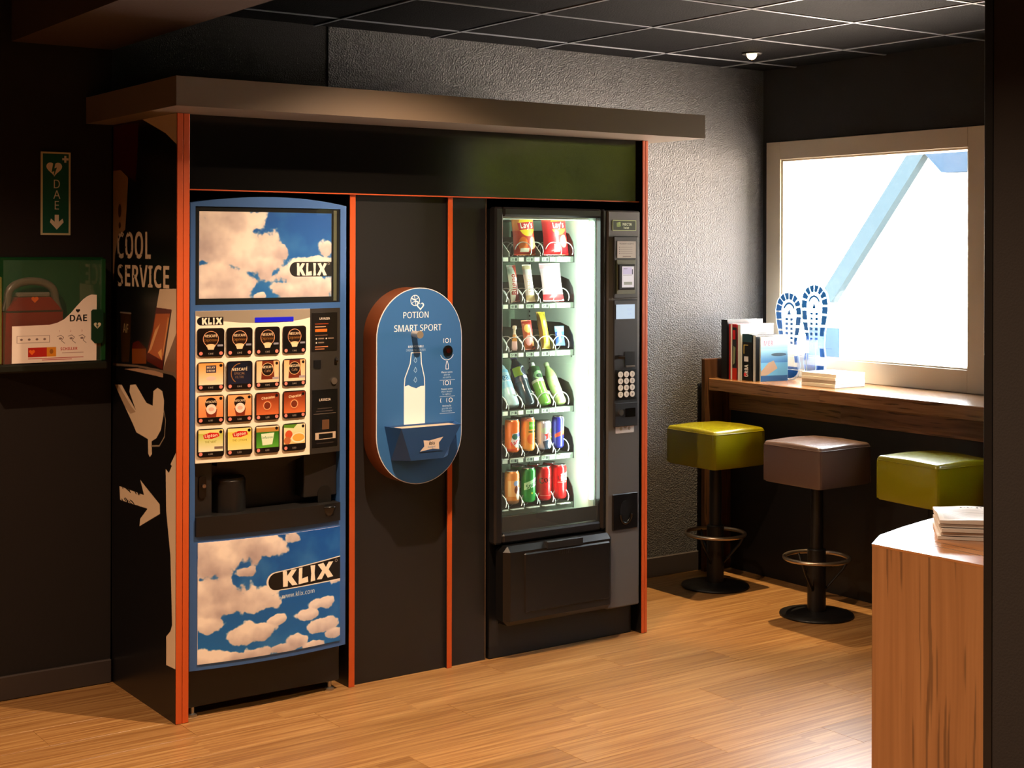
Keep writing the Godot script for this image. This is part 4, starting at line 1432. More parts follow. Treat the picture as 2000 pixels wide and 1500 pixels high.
func shelves(t: Node3D) -> void:
	var tray_m := M(Color(0.23, 0.26, 0.22), 0.4, 0.5)
	var wire := M(Color(0.86, 0.88, 0.86), 0.3, 0.7)
	var div_m := M(Color(0.55, 0.58, 0.55), 0.35, 0.7)
	var dark := M(Color(0.045, 0.047, 0.045), 0.45)
	# one coil: three turns of wire
	var hx := {}
	for r in [0.031, 0.064]:
		var st := S()
		var path := []
		var n := 66
		for i in n + 1:
			var a := TAU * 2.75 * i / n - PI * 0.25
			path.append(Vector3(cos(a) * r * (0.98 if r < 0.05 else 0.9), sin(a) * r + r, -0.17 * i / n))
		tube(st, path, 0.0021, 6)
		hx[r] = done(st)
	for k in 6:
		var y: float = TRAY_Y[k]
		var st := S()
		box(st, Vector3(3.41, y - 0.004, -5.43), Vector3(3.858, y, TZ))
		box(st, Vector3(3.41, y - 0.022, TZ - 0.002), Vector3(3.858, y + 0.002, TZ + 0.001))
		var tr := wput("shelf", st, tray_m, t)
		# rounded dark end plate
		var ep := S()
		prism(ep, [Vector2(5.43, y - 0.024), Vector2(4.962, y - 0.024), Vector2(4.962, y + 0.03), Vector2(4.972, y + 0.065), Vector2(5.0, y + 0.10), Vector2(5.06, y + 0.115), Vector2(5.43, y + 0.115)], Vector3(3.8565, 0, 0), -Z, Y, -0.003)
		wput("end_plate", ep, dark, tr)
		var wide: bool = k == 0
		for i in 5:
			var wd := S()
			if not (k == 0 and i in [1, 3]) and not (k == 1 and i == 3):
				# divider with a sloping front edge
				var x: float = SLOT[i] + 0.041
				if i < 4:
					prism(wd, [Vector2(5.43, y), Vector2(4.968, y), Vector2(4.968, y + 0.018), Vector2(5.05, y + 0.085), Vector2(5.43, y + 0.085)], Vector3(x, 0, 0), -Z, Y, -0.0015)
					wput("divider", wd, div_m if k < 3 else dark, tr)
					var ew := S()
					tube(ew, [Vector3(x - 0.001, y, TZ - 0.002), Vector3(x - 0.001, y + 0.018, TZ - 0.002), Vector3(x - 0.001, y + 0.087, -5.05)], 0.0016, 6)
					wput("divider_edge", ew, wire, tr)
			# price label: number card and white card
			if k < 5:
				var lx: float = SLOT[i] - 0.036
				var pl := S()
				box(pl, Vector3(lx + 0.042, y - 0.019, TZ + 0.001), Vector3(lx + 0.068, y - 0.002, TZ + 0.0025))
				wput("price_card", pl, M(Color(0.88, 0.92, 0.86), 0.5), tr)
				var nl := S()
				quad(nl, Vector3(lx, y - 0.019, TZ + 0.0018), Vector3(lx + 0.038, y - 0.019, TZ + 0.0018), Vector3(lx + 0.038, y - 0.002, TZ + 0.0018), Vector3(lx, y - 0.002, TZ + 0.0018), Z)
				wput("slot_number", nl, slot_mat(k, i), tr)
		if k >= 4:
			for i in 5:
				var cu := S()
				prism(cu, [Vector2(SLOT[i] - 0.034, TZ), Vector2(SLOT[i] - 0.026, TZ + 0.016), Vector2(SLOT[i] + 0.028, TZ + 0.016), Vector2(SLOT[i] + 0.036, TZ)], Vector3(0, y - 0.002, 0), X, Z, -0.003)
				wput("chute", cu, M(Color(0.66, 0.69, 0.66), 0.4), tr)
		# coils
		if k == 0:
			for x in [3.60, 3.76]:
				put("coil", hx[0.031], wire, tr, Vector3(x, y + 0.001, TZ + 0.004))
				put("coil", hx[0.031], wire, tr, Vector3(x + 0.062, y + 0.001, TZ + 0.004))
		else:
			for i in 5:
				put("coil", hx[0.031], wire, tr, Vector3(SLOT[i], y + 0.001, TZ + 0.004))
	goods()

var slot_cache := {}
func slot_mat(k: int, i: int) -> StandardMaterial3D:
	var key := (k + i) % 4
	if not slot_cache.has(key):
		var nc := Canvas.new(38, 17, 1.6, Color(0.62, 0.70, 0.62))
		nc.text(["%d1", "%d3", "%d5", "%d7"][key] % (key + 2), 12, 13, 9, Color(0.08, 0.1, 0.08), 1, true)
		nc.rect(23, 3, 11, 11, Color(0.14, 0.16, 0.14))
		slot_cache[key] = T(nc.tex(), 0.5)
	return slot_cache[key]

# a sealed bag: swollen in the middle, flat crimped ends
func bag_mesh(w: float, h: float, d: float, nu := 10, nv := 14, wob := 0.0) -> ArrayMesh:
	var st := S()
	st.set_smooth_group(5)
	for side: float in [1.0, -1.0]:
		for i in nu:
			for j in nv:
				var p := []
				var uvs := []
				for q in [[i, j], [i + 1, j], [i + 1, j + 1], [i, j + 1]]:
					var u := float(q[0]) / nu
					var v := float(q[1]) / nv
					var e := pow(maxf(0.0, 1.0 - pow(absf(u * 2 - 1), 2.6)), 0.7) * pow(maxf(0.0, 1.0 - pow(absf(v * 2 - 1), 4.0)), 0.8)
					var pinch := 1.0 - 0.07 * pow(1.0 - absf(v * 2 - 1), 0.6)
					var z := side * (d * 0.5 * e + 0.0006)
					z += wob * sin(u * 17.0 + v * 9.0) * sin(v * 21.0 - u * 6.0) * e * side
					p.append(Vector3((u - 0.5) * w * pinch, v * h, z))
					uvs.append(Vector2(u if side > 0 else 1.0 - u, 1.0 - v))
				quad(st, p[0], p[1], p[2], p[3], Z * side, uvs[0], uvs[1], uvs[2], uvs[3])
	# crimped strips
	st.set_smooth_group(-1)
	for y: float in [0.0, h]:
		box(st, Vector3(-w * 0.5, y - 0.004, -0.001), Vector3(w * 0.5, y + 0.004, 0.001))
	return done(st)

func lean(o: Node3D, deg: float) -> Node3D:
	o.rotation.x = -deg_to_rad(deg)
	return o

func bag(called: String, label: String, category: String, at: Vector3, w: float, h: float, d: float, tex: ImageTexture, back: float, group := "") -> Node3D:
	var t := lean(thing(called, label, category, at, 0.0, group), back)
	put("wrapper", bag_mesh(w, h, d, 10, 14, 0.0012), T(tex, 0.28), t, Vector3(0, 0.004, 0))
	return t

func can(label: String, at: Vector3, r: float, h: float, tex: ImageTexture, group: String, turn := 0.0, back := 0.0) -> Node3D:
	var t := thing("drink_can", label, "can", at, turn, group)
	t.rotation.x = -deg_to_rad(back)
	var b := S()
	lathe(b, [Vector2(r * 0.74, 0.0), Vector2(r * 0.80, 0.001), Vector2(r * 0.98, h * 0.055), Vector2(r, h * 0.075), Vector2(r, h * 0.90), Vector2(r * 0.97, h * 0.93), Vector2(r * 0.86, h * 0.972), Vector2(r * 0.84, h * 0.98)], Vector3.ZERO, 28)
	var m := T(tex, 0.25, 0.6)
	m.metallic = 0.25
	put("can_body", done(b), m, t)
	var l := S()
	lathe(l, [Vector2(r * 0.84, h * 0.978), Vector2(r * 0.88, h * 0.985), Vector2(r * 0.88, h), Vector2(r * 0.82, h), Vector2(r * 0.78, h * 0.985), Vector2(0, h * 0.983)], Vector3.ZERO, 28)
	put("lid", done(l), M(Color(0.82, 0.83, 0.83), 0.25, 0.9), t)
	var tb := S()
	box(tb, Vector3(-0.006, h * 0.985, -0.004), Vector3(0.006, h * 0.985 + 0.0015, 0.014), 0.0005)
	put("tab", done(tb), M(Color(0.75, 0.76, 0.76), 0.25, 0.9), t)
	return t

func bottle(label: String, at: Vector3, r: float, h: float, body: Material, tex: ImageTexture, ly0: float, ly1: float, cap_c: Color, back: float, group: String) -> Node3D:
	var t := lean(thing("drink_bottle", label, "bottle", at, 0.0, group), back)
	var b := S()
	lathe(b, [Vector2(0, 0), Vector2(r * 0.85, 0), Vector2(r, h * 0.03), Vector2(r, h * 0.30), Vector2(r * 0.95, h * 0.36), Vector2(r, h * 0.42), Vector2(r, h * 0.66), Vector2(r * 0.8, h * 0.78), Vector2(r * 0.42, h * 0.88), Vector2(r * 0.40, h * 0.93), Vector2(0, h * 0.93)], Vector3.ZERO, 24)
	put("bottle_body", done(b), body, t)
	var l := S()
	lathe(l, [Vector2(r * 1.012, h * ly0), Vector2(r * 1.012, h * ly1)], Vector3.ZERO, 24)
	put("label_sleeve", done(l), T(tex, 0.4), t)
	var c := S()
	lathe(c, [Vector2(r * 0.46, h * 0.91), Vector2(r * 0.48, h * 0.915), Vector2(r * 0.48, h * 0.99), Vector2(r * 0.42, h), Vector2(0, h)], Vector3.ZERO, 18)
	put("cap", done(c), M(cap_c, 0.4), t)
	return t

func goods() -> void:
	var y0: float = TRAY_Y[0] + 0.006
	var zc := TZ - 0.035
	var g1 := "crisp bags on the top shelf"
	# --- top shelf
	var c := Canvas.new(120, 160, 1.4, Color(0.72, 0.18, 0.08))
	c.vgrad(0, 0, 120, 70, Color(0.90, 0.66, 0.30), Color(0.82, 0.38, 0.20))
	c.ellipse(66, 52, 44, 40, Color(0.96, 0.80, 0.16))
	c.flat([18, 40, 112, 34, 116, 62, 22, 68], Color(0.80, 0.10, 0.14))
	c.text("Lay's", 66, 60, 22, Color(0.98, 0.96, 0.92), 1, true, -0.06)
	c.ellipse(40, 122, 24, 28, Color(0.88, 0.42, 0.10))
	c.ellipse(92, 118, 20, 24, Color(0.92, 0.76, 0.5))
	c.rect(26, 138, 46, 14, Color(0.93, 0.90, 0.78))
	bag("crisp_bag", "orange and yellow bag of crisps, left of the two on the top shelf", "crisps", Vector3(3.622, y0, zc), 0.118, 0.176, 0.05, c.tex(), 9, g1)
	c = Canvas.new(140, 160, 1.4, Color(0.78, 0.10, 0.13))
	c.vgrad(0, 0, 140, 34, Color(0.90, 0.62, 0.34), Color(0.82, 0.26, 0.20))
	c.ellipse(78, 48, 44, 38, Color(0.95, 0.76, 0.20))
	c.flat([30, 36, 124, 30, 128, 60, 34, 66], Color(0.80, 0.12, 0.16))
	c.text("Lay's", 78, 58, 21, Color(0.98, 0.96, 0.92), 1, true, -0.06)
	c.ellipse(102, 110, 22, 24, Color(0.93, 0.78, 0.5))
	c.flat([44, 122, 76, 116, 84, 150, 50, 152], Color(0.93, 0.84, 0.78))
	bag("crisp_bag", "red bag of crisps, right of the two on the top shelf", "crisps", Vector3(3.788, y0, zc), 0.135, 0.178, 0.05, c.tex(), 9, g1)
	# --- second shelf
	var y1: float = TRAY_Y[1] + 0.006
	var g2 := "wrapped bars on the second shelf"
	c = Canvas.new(45, 155, 1.6, Color(0.80, 0.84, 0.78))
	c.rect(0, 0, 45, 14, Color(0.90, 0.92, 0.86))
	c.flat([26, 0, 45, 0, 45, 60, 34, 50], Color(0.76, 0.25, 0.18))
	c.flat([28, 70, 45, 60, 45, 155, 20, 155], Color(0.38, 0.10, 0.13))
	c.text("Bueno", 26, 128, 22, Color(0.62, 0.14, 0.12), 0, true, -1.52)
	bag("chocolate_bar", "pale chocolate bar with dark red stripe, leftmost on the second shelf", "snack bar", Vector3(3.572, y1, zc), 0.047, 0.152, 0.022, c.tex(), 13, g2)
	c = Canvas.new(45, 155, 1.6, Color(0.93, 0.91, 0.88))
	c.rect(0, 0, 45, 18, Color(0.93, 0.86, 0.66))
	c.rect(0, 132, 45, 23, Color(0.88, 0.80, 0.58))
	c.text("White", 32, 120, 20, Color(0.80, 0.62, 0.50), 0, true, -1.57)
	bag("chocolate_bar", "white and cream chocolate bar in the middle of the second shelf", "snack bar", Vector3(3.653, y1, zc), 0.047, 0.154, 0.022, c.tex(), 13, g2)
	c = Canvas.new(110, 155, 1.5, Color(0.92, 0.86, 0.88))
	c.rect(0, 0, 110, 20, Color(0.93, 0.78, 0.80))
	c.rect(24, 34, 62, 22, Color(0.72, 0.70, 0.74))
	c.text("SABLÉS", 55, 50, 11, Color(0.95, 0.95, 0.96), 1, true)
	c.ellipse(66, 100, 24, 16, Color(0.84, 0.77, 0.66))
	c.ellipse(52, 108, 16, 10, Color(0.78, 0.68, 0.55))
	c.rect(0, 130, 110, 25, Color(0.80, 0.24, 0.26))
	bag("biscuit_bag", "wide white and pink bag of biscuits at the right of the second shelf", "biscuits", Vector3(3.774, y1, zc), 0.112, 0.158, 0.034, c.tex(), 12)
	# --- third shelf
	var y2: float = TRAY_Y[2] + 0.006
	var st := S()
	lathe(st, [Vector2(0, 0), Vector2(0.011, 0), Vector2(0.0125, 0.01), Vector2(0.011, 0.045), Vector2(0.008, 0.058), Vector2(0.0085, 0.066), Vector2(0.0055, 0.072), Vector2(0.0055, 0.09), Vector2(0.008, 0.093), Vector2(0.006, 0.1), Vector2(0, 0.102)], Vector3.ZERO, 18)
	c = Canvas.new(78, 102, 1.4, Color(0.55, 0.36, 0.2))
	c.rect(0, 62, 78, 40, Color(0.88, 0.74, 0.74))
	c.rect(0, 36, 78, 26, Color(0.80, 0.55, 0.25))
	c.rect(0, 0, 78, 34, Color(0.85, 0.78, 0.66))
	var fig := thing("sweet_tube", "small bottle-shaped sweet pack in the leftmost slot of the third shelf", "sweets", Vector3(3.560, y2, zc + 0.01))
	put("wrapper", done(st), T(c.tex(), 0.35), fig)
	var fc := S()
	lathe(fc, [Vector2(0.0085, 0.09), Vector2(0.0095, 0.094), Vector2(0.0085, 0.104), Vector2(0, 0.106)], Vector3.ZERO, 14)
	put("cap", done(fc), M(Color(0.82, 0.78, 0.68), 0.4), fig)
	c = Canvas.new(52, 118, 1.5, Color(0.66, 0.30, 0.12))
	c.rect(0, 0, 52, 12, Color(0.75, 0.20, 0.12))
	c.ellipse(20, 34, 16, 18, Color(0.93, 0.78, 0.40))
	c.flat([28, 8, 52, 14, 52, 52, 36, 50], Color(0.80, 0.26, 0.28))
	c.ellipse(18, 84, 15, 22, Color(0.88, 0.62, 0.60))
	c.flat([34, 60, 52, 56, 52, 118, 36, 118], Color(0.40, 0.17, 0.07))
	c.rect(36, 88, 10, 20, Color(0.88, 0.66, 0.40))
	bag("waffle_pack", "orange and red waffle pack on the third shelf", "snack", Vector3(3.648, y2, zc), 0.054, 0.120, 0.028, c.tex(), 14)
	c = Canvas.new(46, 150, 1.5, Color(0.90, 0.80, 0.22))
	c.rect(0, 0, 9, 150, Color(0.55, 0.40, 0.12))
	c.rect(30, 6, 12, 34, Color(0.55, 0.50, 0.15))
	c.text("BN", 27, 112, 18, Color(0.68, 0.50, 0.1), 1, true)
	c.rect(9, 132, 37, 18, Color(0.95, 0.90, 0.45))
	bag("biscuit_roll", "tall yellow biscuit roll on the third shelf", "biscuits", Vector3(3.734, y2, zc), 0.046, 0.155, 0.034, c.tex(), 16)
	c = Canvas.new(50, 84, 1.5, Color(0.20, 0.33, 0.60))
	c.rect(0, 0, 50, 22, Color(0.42, 0.66, 0.80))
	c.ellipse(17, 34, 12, 11, Color(0.86, 0.86, 0.86))
	c.flat([20, 60, 46, 40, 50, 84, 8, 84], Color(0.35, 0.46, 0.72))
	bag("sweets_packet", "small blue sweets packet in the rightmost slot of the third shelf", "sweets", Vector3(3.808, y2 + 0.012, zc + 0.004), 0.05, 0.076, 0.018, c.tex(), 8)
	# --- fourth shelf: bottles lying back
	var y3: float = TRAY_Y[3] + 0.012
	var g4 := "drink bottles leaning back on the fourth shelf"
	c = Canvas.new(190, 60, 1.0, Color(0.55, 0.80, 0.92))
	c.rect(60, 10, 70, 30, Color(0.75, 0.90, 0.96))
	c.text("eau", 95, 36, 20, Color(0.2, 0.5, 0.75), 1, true)
	bottle("pale blue water bottle at the left end of the fourth shelf", Vector3(3.552, y3, zc + 0.012), 0.030, 0.235, M(Color(0.72, 0.86, 0.90), 0.2), c.tex(), 0.34, 0.70, Color(0.85, 0.9, 0.92), 33, g4)
	c = Canvas.new(190, 70, 1.0, Color(0.10, 0.16, 0.24))
	c.rect(52, 6, 40, 40, Color(0.70, 0.76, 0.25))
	c.circle(112, 26, 22, Color(0.10, 0.12, 0.22))
	c.ring(112, 26, 22, 4, Color(0.75, 0.80, 0.86))
	c.rect(92, 46, 50, 14, Color(0.80, 0.86, 0.90))
	bottle("dark blue soft drink bottle with a round emblem on the fourth shelf", Vector3(3.634, y3, zc + 0.012), 0.030, 0.24, M(Color(0.11, 0.20, 0.24), 0.18), c.tex(), 0.44, 0.74, Color(0.35, 0.35, 0.62), 30, g4)
	c = Canvas.new(190, 70, 1.0, Color(0.12, 0.28, 0.14))
	c.ellipse(98, 40, 34, 20, Color(0.55, 0.74, 0.50))
	c.ellipse(98, 44, 20, 10, Color(0.10, 0.24, 0.14))
	c.rect(0, 58, 190, 12, Color(0.75, 0.85, 0.70))
	bottle("green soft drink bottle on the fourth shelf", Vector3(3.723, y3, zc + 0.012), 0.027, 0.20, M(Color(0.45, 0.72, 0.30), 0.2), c.tex(), 0.50, 0.86, Color(0.90, 0.94, 0.88), 32, g4)
	c = Canvas.new(190, 70, 1.0, Color(0.70, 0.78, 0.58))
	for i in 30:
		c.circle(rng.randf_range(0, 190), rng.randf_range(0, 70), rng.randf_range(2, 5), Color(0.52, 0.58, 0.42))
	bottle("pale green speckled juice bottle at the right end of the fourth shelf", Vector3(3.806, y3, zc + 0.012), 0.024, 0.20, M(Color(0.68, 0.78, 0.48), 0.25), c.tex(), 0.12, 0.62, Color(0.72, 0.78, 0.6), 34, g4)
	# --- fifth shelf: cans
	var y4: float = TRAY_Y[4] + 0.022
	var g5 := "drink cans on the fifth shelf"
	c = Canvas.new(195, 145, 0.9, Color(0.92, 0.42, 0.06))
	c.flat([80, 60, 118, 54, 130, 110, 96, 124, 74, 96], Color(0.93, 0.93, 0.95))
	c.ellipse(92, 74, 14, 13, Color(0.16, 0.42, 0.36))
	c.ellipse(112, 66, 12, 10, Color(0.15, 0.26, 0.66))
	c.flat([110, 100, 135, 90, 135, 130, 112, 132], Color(0.16, 0.46, 0.42))
	c.text("Fanta", 104, 102, 17, Color(0.86, 0.16, 0.26), 1, true, -0.5)
	c.rect(0, 128, 195, 8, Color(0.86, 0.26, 0.05))
	can("orange can with a white and blue emblem, leftmost on the fifth shelf", Vector3(3.556, y4, zc), 0.0315, 0.138, c.tex(), g5)
	c = Canvas.new(195, 145, 0.9, Color(0.94, 0.62, 0.24))
	c.rect(0, 0, 195, 14, Color(0.90, 0.50, 0.36))
	c.rect(84, 16, 40, 34, Color(0.36, 0.66, 0.14))
	c.text("ICE TEA", 104, 36, 8, Color(0.85, 0.95, 0.7), 1, true)
	c.ellipse(104, 60, 24, 5, Color(0.32, 0.36, 0.1))
	c.ellipse(98, 92, 22, 24, Color(0.90, 0.42, 0.16))
	can("pale orange can with a green square on the fifth shelf", Vector3(3.637, y4, zc), 0.0305, 0.142, c.tex(), g5)
	c = Canvas.new(195, 130, 0.9, Color(0.74, 0.75, 0.84))
	c.ellipse(84, 42, 18, 14, Color(0.72, 0.84, 0.76))
	c.ellipse(118, 44, 16, 12, Color(0.55, 0.76, 0.30))
	var star := []
	for i in 10:
		star.append(Vector2(100, 66) + Vector2.from_angle(i * PI / 5 - PI / 2) * (22.0 if i % 2 == 0 else 11.0))
	c.poly(star, Color(0.84, 0.20, 0.18))
	c.ellipse(124, 80, 15, 11, Color(0.62, 0.80, 0.24))
	c.flat([74, 92, 100, 84, 122, 100, 114, 130, 84, 130], Color(0.20, 0.27, 0.36))
	c.ellipse(114, 106, 18, 20, Color(0.88, 0.92, 0.98))
	can("white and blue can with a red star on the fifth shelf", Vector3(3.722, y4, zc), 0.0315, 0.122, c.tex(), g5)
	c = Canvas.new(195, 145, 0.9, Color(0.14, 0.15, 0.50))
	c.flat([60, 0, 100, 0, 90, 72, 60, 80], Color(0.13, 0.14, 0.52))
	c.flat([108, 0, 150, 0, 150, 70, 104, 62], Color(0.80, 0.81, 0.84))
	c.flat([60, 80, 104, 60, 150, 66, 150, 76, 104, 84, 60, 96], Color(0.72, 0.24, 0.16))
	c.ellipse(106, 70, 12, 9, Color(0.92, 0.72, 0.30))
	can("slim dark blue and silver can, rightmost on the fifth shelf", Vector3(3.798, y4, zc), 0.0265, 0.136, c.tex(), g5)
	# --- bottom shelf
	var y5: float = TRAY_Y[5] + 0.016
	var g6 := "drink cans on the bottom shelf"
	c = Canvas.new(195, 145, 0.9, Color(0.86, 0.52, 0.20))
	c.flat([60, 40, 150, 36, 150, 110, 60, 110], Color(0.92, 0.66, 0.40))
	c.circle(98, 52, 12, Color(0.52, 0.62, 0.80))
	c.ellipse(104, 80, 15, 20, Color(0.42, 0.16, 0.08))
	c.flat([112, 66, 126, 78, 120, 124, 102, 124, 96, 104], Color(0.95, 0.92, 0.90))
	c.rect(0, 128, 195, 17, Color(0.55, 0.36, 0.22))
	can("amber can with a blue dot and white splash, leftmost on the bottom shelf", Vector3(3.556, y5, zc), 0.0315, 0.140, c.tex(), g6)
	c = Canvas.new(195, 145, 0.9, Color(0.05, 0.52, 0.18))
	c.vgrad(0, 90, 195, 55, Color(0.05, 0.52, 0.18), Color(0.16, 0.66, 0.28))
	c.flat([60, 62, 140, 30, 140, 66, 60, 92], Color(0.68, 0.90, 0.70))
	c.text("Sprite", 102, 74, 16, Color(0.05, 0.36, 0.16), 1, true, -0.38)
	c.circle(96, 104, 4, Color(0.85, 0.85, 0.2))
	var gc := can("green can with a pale slanted band on the bottom shelf", Vector3(3.640, y5, zc), 0.0315, 0.146, c.tex(), g6)
	c = Canvas.new(195, 145, 0.9, Color(0.76, 0.04, 0.07))
	c.text("Coca", 98, 62, 24, Color(0.10, 0.02, 0.02), 1, true, -0.28, 1.0, true)
	c.text("Cola", 104, 88, 14, Color(0.55, 0.02, 0.04), 1, true, -0.28, 1.0, true)
	c.rect(60, 120, 70, 3, Color(0.90, 0.50, 0.45))
	var rc := can("red can with black script, third from the left on the bottom shelf", Vector3(3.723, y5, zc), 0.0315, 0.146, c.tex(), g6)
	c = Canvas.new(195, 145, 0.9, Color(0.76, 0.04, 0.07))
	c.flat([84, 36, 140, 26, 140, 64, 84, 66], Color(0.93, 0.80, 0.78))
	c.text("Coca", 108, 58, 22, Color(0.45, 0.03, 0.05), 1, true, -0.22, 1.0, true)
	c.rect(70, 70, 80, 4, Color(0.93, 0.55, 0.50))
	var wc := can("red can with white script panel, rightmost on the bottom shelf", Vector3(3.806, y5, zc), 0.0315, 0.146, c.tex(), g6)
	# second row of the bottom shelf: their tops show over the front cans
	var back := [[gc, "green can behind the front green can on the bottom shelf", 3.640], [rc, "red can behind the front black-script can on the bottom shelf", 3.723], [wc, "red can behind the rightmost can on the bottom shelf", 3.806]]
	for q in back:
		var d: Node3D = q[0].duplicate()
		d.name = numbered("drink_can", self)
		add_child(d)
		d.position = Vector3(q[2], y5, zc - 0.072)
		d.set_meta("label", q[1])
		d.rotation.y = 0.7

# ------------------------------------------------------------------ defibrillator corner
func first_aid() -> void:
	var green := Color(0.02, 0.34, 0.27)
	var c := Canvas.new(112, 312, 1.6, Color(0.82, 0.80, 0.66))
	c.rect(7, 7, 98, 298, green)
	var wh := Color(0.93, 0.90, 0.84)
	c.rect(80, 22, 24, 8, wh)
	c.rect(88, 13, 8, 26, wh)
	c.heart(50, 62, 30, wh)
	c.flat([46, 42, 54, 44, 50, 62, 60, 58, 48, 94, 50, 72, 40, 76], green)
	c.text("D", 60, 136, 32, wh, 1)
	c.text("A", 60, 176, 32, wh, 1)
	c.text("E", 60, 216, 32, wh, 1)
	c.flat([52, 236, 68, 236, 68, 262, 82, 250, 86, 264, 60, 292, 34, 264, 38, 250, 52, 262], wh)
	var sg := thing("defibrillator_sign", "tall green sign with heart, letters DAE and down arrow on the dark wall", "sign", Vector3(1.7735, 1.7125, ZWL))
	var st := S()
	box(st, Vector3(1.7175, 1.7125, ZWL), Vector3(1.8295, 2.0245, ZWL + 0.004), 0.001)
	wput("sign_plate", st, M(Color(0.62, 0.58, 0.46), 0.6), sg)
	printed(sg, "sign_print", 1.7178, 1.8292, 1.7128, 2.0242, ZWL + 0.0054, T(c.tex(), 0.5))
	# cabinet: green back, shelf base, clear cover, white card and green tab
	var t := thing("defibrillator_cabinet", "green wall cabinet with clear front and white DAE card below the green sign", "cabinet", Vector3(1.72, 1.21, ZWL))
	var gm := M(Color(0.04, 0.27, 0.12), 0.4)
	wput("back_plate", bx(1.50, 1.955, 1.213, 1.63, ZWL, ZWL + 0.012, 0.004), gm, t)
	wput("base_shelf", bx(1.50, 1.925, 1.213, 1.243, ZWL + 0.012, -5.312, 0.006), M(Color(0.08, 0.10, 0.07), 0.4), t)
	wput("side_rail", bx(1.905, 1.925, 1.243, 1.625, ZWL + 0.012, -5.33, 0.004), gm, t)
	wput("side_rail", bx(1.528, 1.541, 1.243, 1.56, -5.34, -5.325, 0.004), M(Color(0.45, 0.45, 0.22), 0.4), t)
	wput("cover", bx(1.545, 1.904, 1.244, 1.62, -5.329, -5.326), pane(0.03, Color(0.7, 0.9, 0.75)), t)
	var pts := [Vector2(1.5745, 1.2465), Vector2(1.885, 1.2465), Vector2(1.886, 1.490), Vector2(1.867, 1.4915), Vector2(1.852, 1.486), Vector2(1.835, 1.474), Vector2(1.812, 1.450), Vector2(1.790, 1.425), Vector2(1.765, 1.402), Vector2(1.740, 1.390), Vector2(1.710, 1.383), Vector2(1.5755, 1.381)]
	c = Canvas.new(312, 245, 1.2, Color(0.93, 0.88, 0.84))
	c.text("DAE", 243, 98, 24, Color(0.05, 0.05, 0.05), 1, true, 0, 1.1)
	c.heart(241, 59, 8, Color(0.05, 0.05, 0.05))
	c.stroke([Vector2(18, 147), Vector2(136, 147), Vector2(136, 172), Vector2(18, 172)], 1.5, Color(0.5, 0.42, 0.4), true)
	for i in 4:
		c.ellipse(34 + i * 28, 160, 5, 4, Color(0.5, 0.42, 0.4))
	for i in 3:
		c.text(["1", "2", "3"][i], 172 + i * 42, 136, 7, Color(0.7, 0.45, 0.45), 1)
		c.stroke([Vector2(165 + i * 40, 152), Vector2(178 + i * 40, 148), Vector2(188 + i * 40, 156), Vector2(180 + i * 40, 168), Vector2(192 + i * 40, 178)], 2, Color(0.48, 0.42, 0.40))
		c.ellipse(176 + i * 40, 160, 6, 4, Color(0.55, 0.47, 0.45))
	c.rect(58, 190, 68, 34, Color(0.72, 0.12, 0.08))
	c.rect(126, 190, 34, 34, Color(0.86, 0.55, 0.12))
	c.heart(72, 206, 11, Color(0.93, 0.42, 0.10))
	c.ellipse(143, 206, 7, 9, Color(0.62, 0.38, 0.12))
	c.text("SCHILLER", 208, 203, 10, Color(0.72, 0.2, 0.18), 1, true)
	c.rect(182, 212, 80, 2, Color(0.65, 0.5, 0.48))
	c.rect(58, 229, 204, 2.5, Color(0.72, 0.32, 0.30))
	c.rect(108, 235, 110, 2.5, Color(0.72, 0.32, 0.30))
	st = S()
	prism(st, pts, Vector3(0, 0, -5.3255), X, Y, 0.003)
	wput("card", st, T(c.tex(), 0.5), t)
	c = Canvas.new(46, 128, 1.4, Color(0.03, 0.20, 0.13))
	c.heart(23, 60, 14, Color(0.80, 0.78, 0.66))
	c.flat([21, 50, 26, 50, 23, 60, 28, 58, 22, 74, 23, 63, 18, 65], Color(0.03, 0.20, 0.13))
	st = S()
	prism(st, [Vector2(1.864, 1.325), Vector2(1.877, 1.310), Vector2(1.900, 1.310), Vector2(1.909, 1.320), Vector2(1.909, 1.430), Vector2(1.904, 1.436), Vector2(1.870, 1.436), Vector2(1.864, 1.430)], Vector3(0, 0, -5.3225), X, Y, 0.006)
	wput("tab", st, T(c.tex(), 0.4), t)
	# the defibrillator inside
	var d := thing("defibrillator", "red defibrillator with grey carrying handle inside the green cabinet", "defibrillator", Vector3(1.665, 1.245, -5.39))
	st = S()
	prism(st, [Vector2(1.557, 1.244), Vector2(1.772, 1.244), Vector2(1.768, 1.43), Vector2(1.752, 1.452), Vector2(1.724, 1.484), Vector2(1.604, 1.484), Vector2(1.580, 1.452), Vector2(1.562, 1.43)], Vector3(0, 0, -5.435), X, Y, 0.085)
	wput("case", st, M(Color(0.50, 0.03, 0.03), 0.32), d)
	wput("seam", bx(1.562, 1.770, 1.429, 1.436, -5.44, -5.3485, 0.001), M(Color(0.22, 0.015, 0.02), 0.4), d)
	st = S()
	var path := []
	for i in 21:
		var a := PI * i / 20.0
		path.append(Vector3(1.664 + cos(a) * 0.086, 1.478 + pow(sin(a), 0.7) * 0.064, -5.385))
	path.push_front(Vector3(1.762, 1.435, -5.385))
	path.append(Vector3(1.568, 1.435, -5.385))
	path.reverse()
	tube(st, path, 0.015, 12)
	wput("handle", st, M(Color(0.42, 0.36, 0.31), 0.3), d)
	wput("handle_bar", bx(1.604, 1.724, 1.482, 1.502, -5.42, -5.35, 0.006), M(Color(0.45, 0.40, 0.36), 0.25), d)
	st = S()
	var hp := []
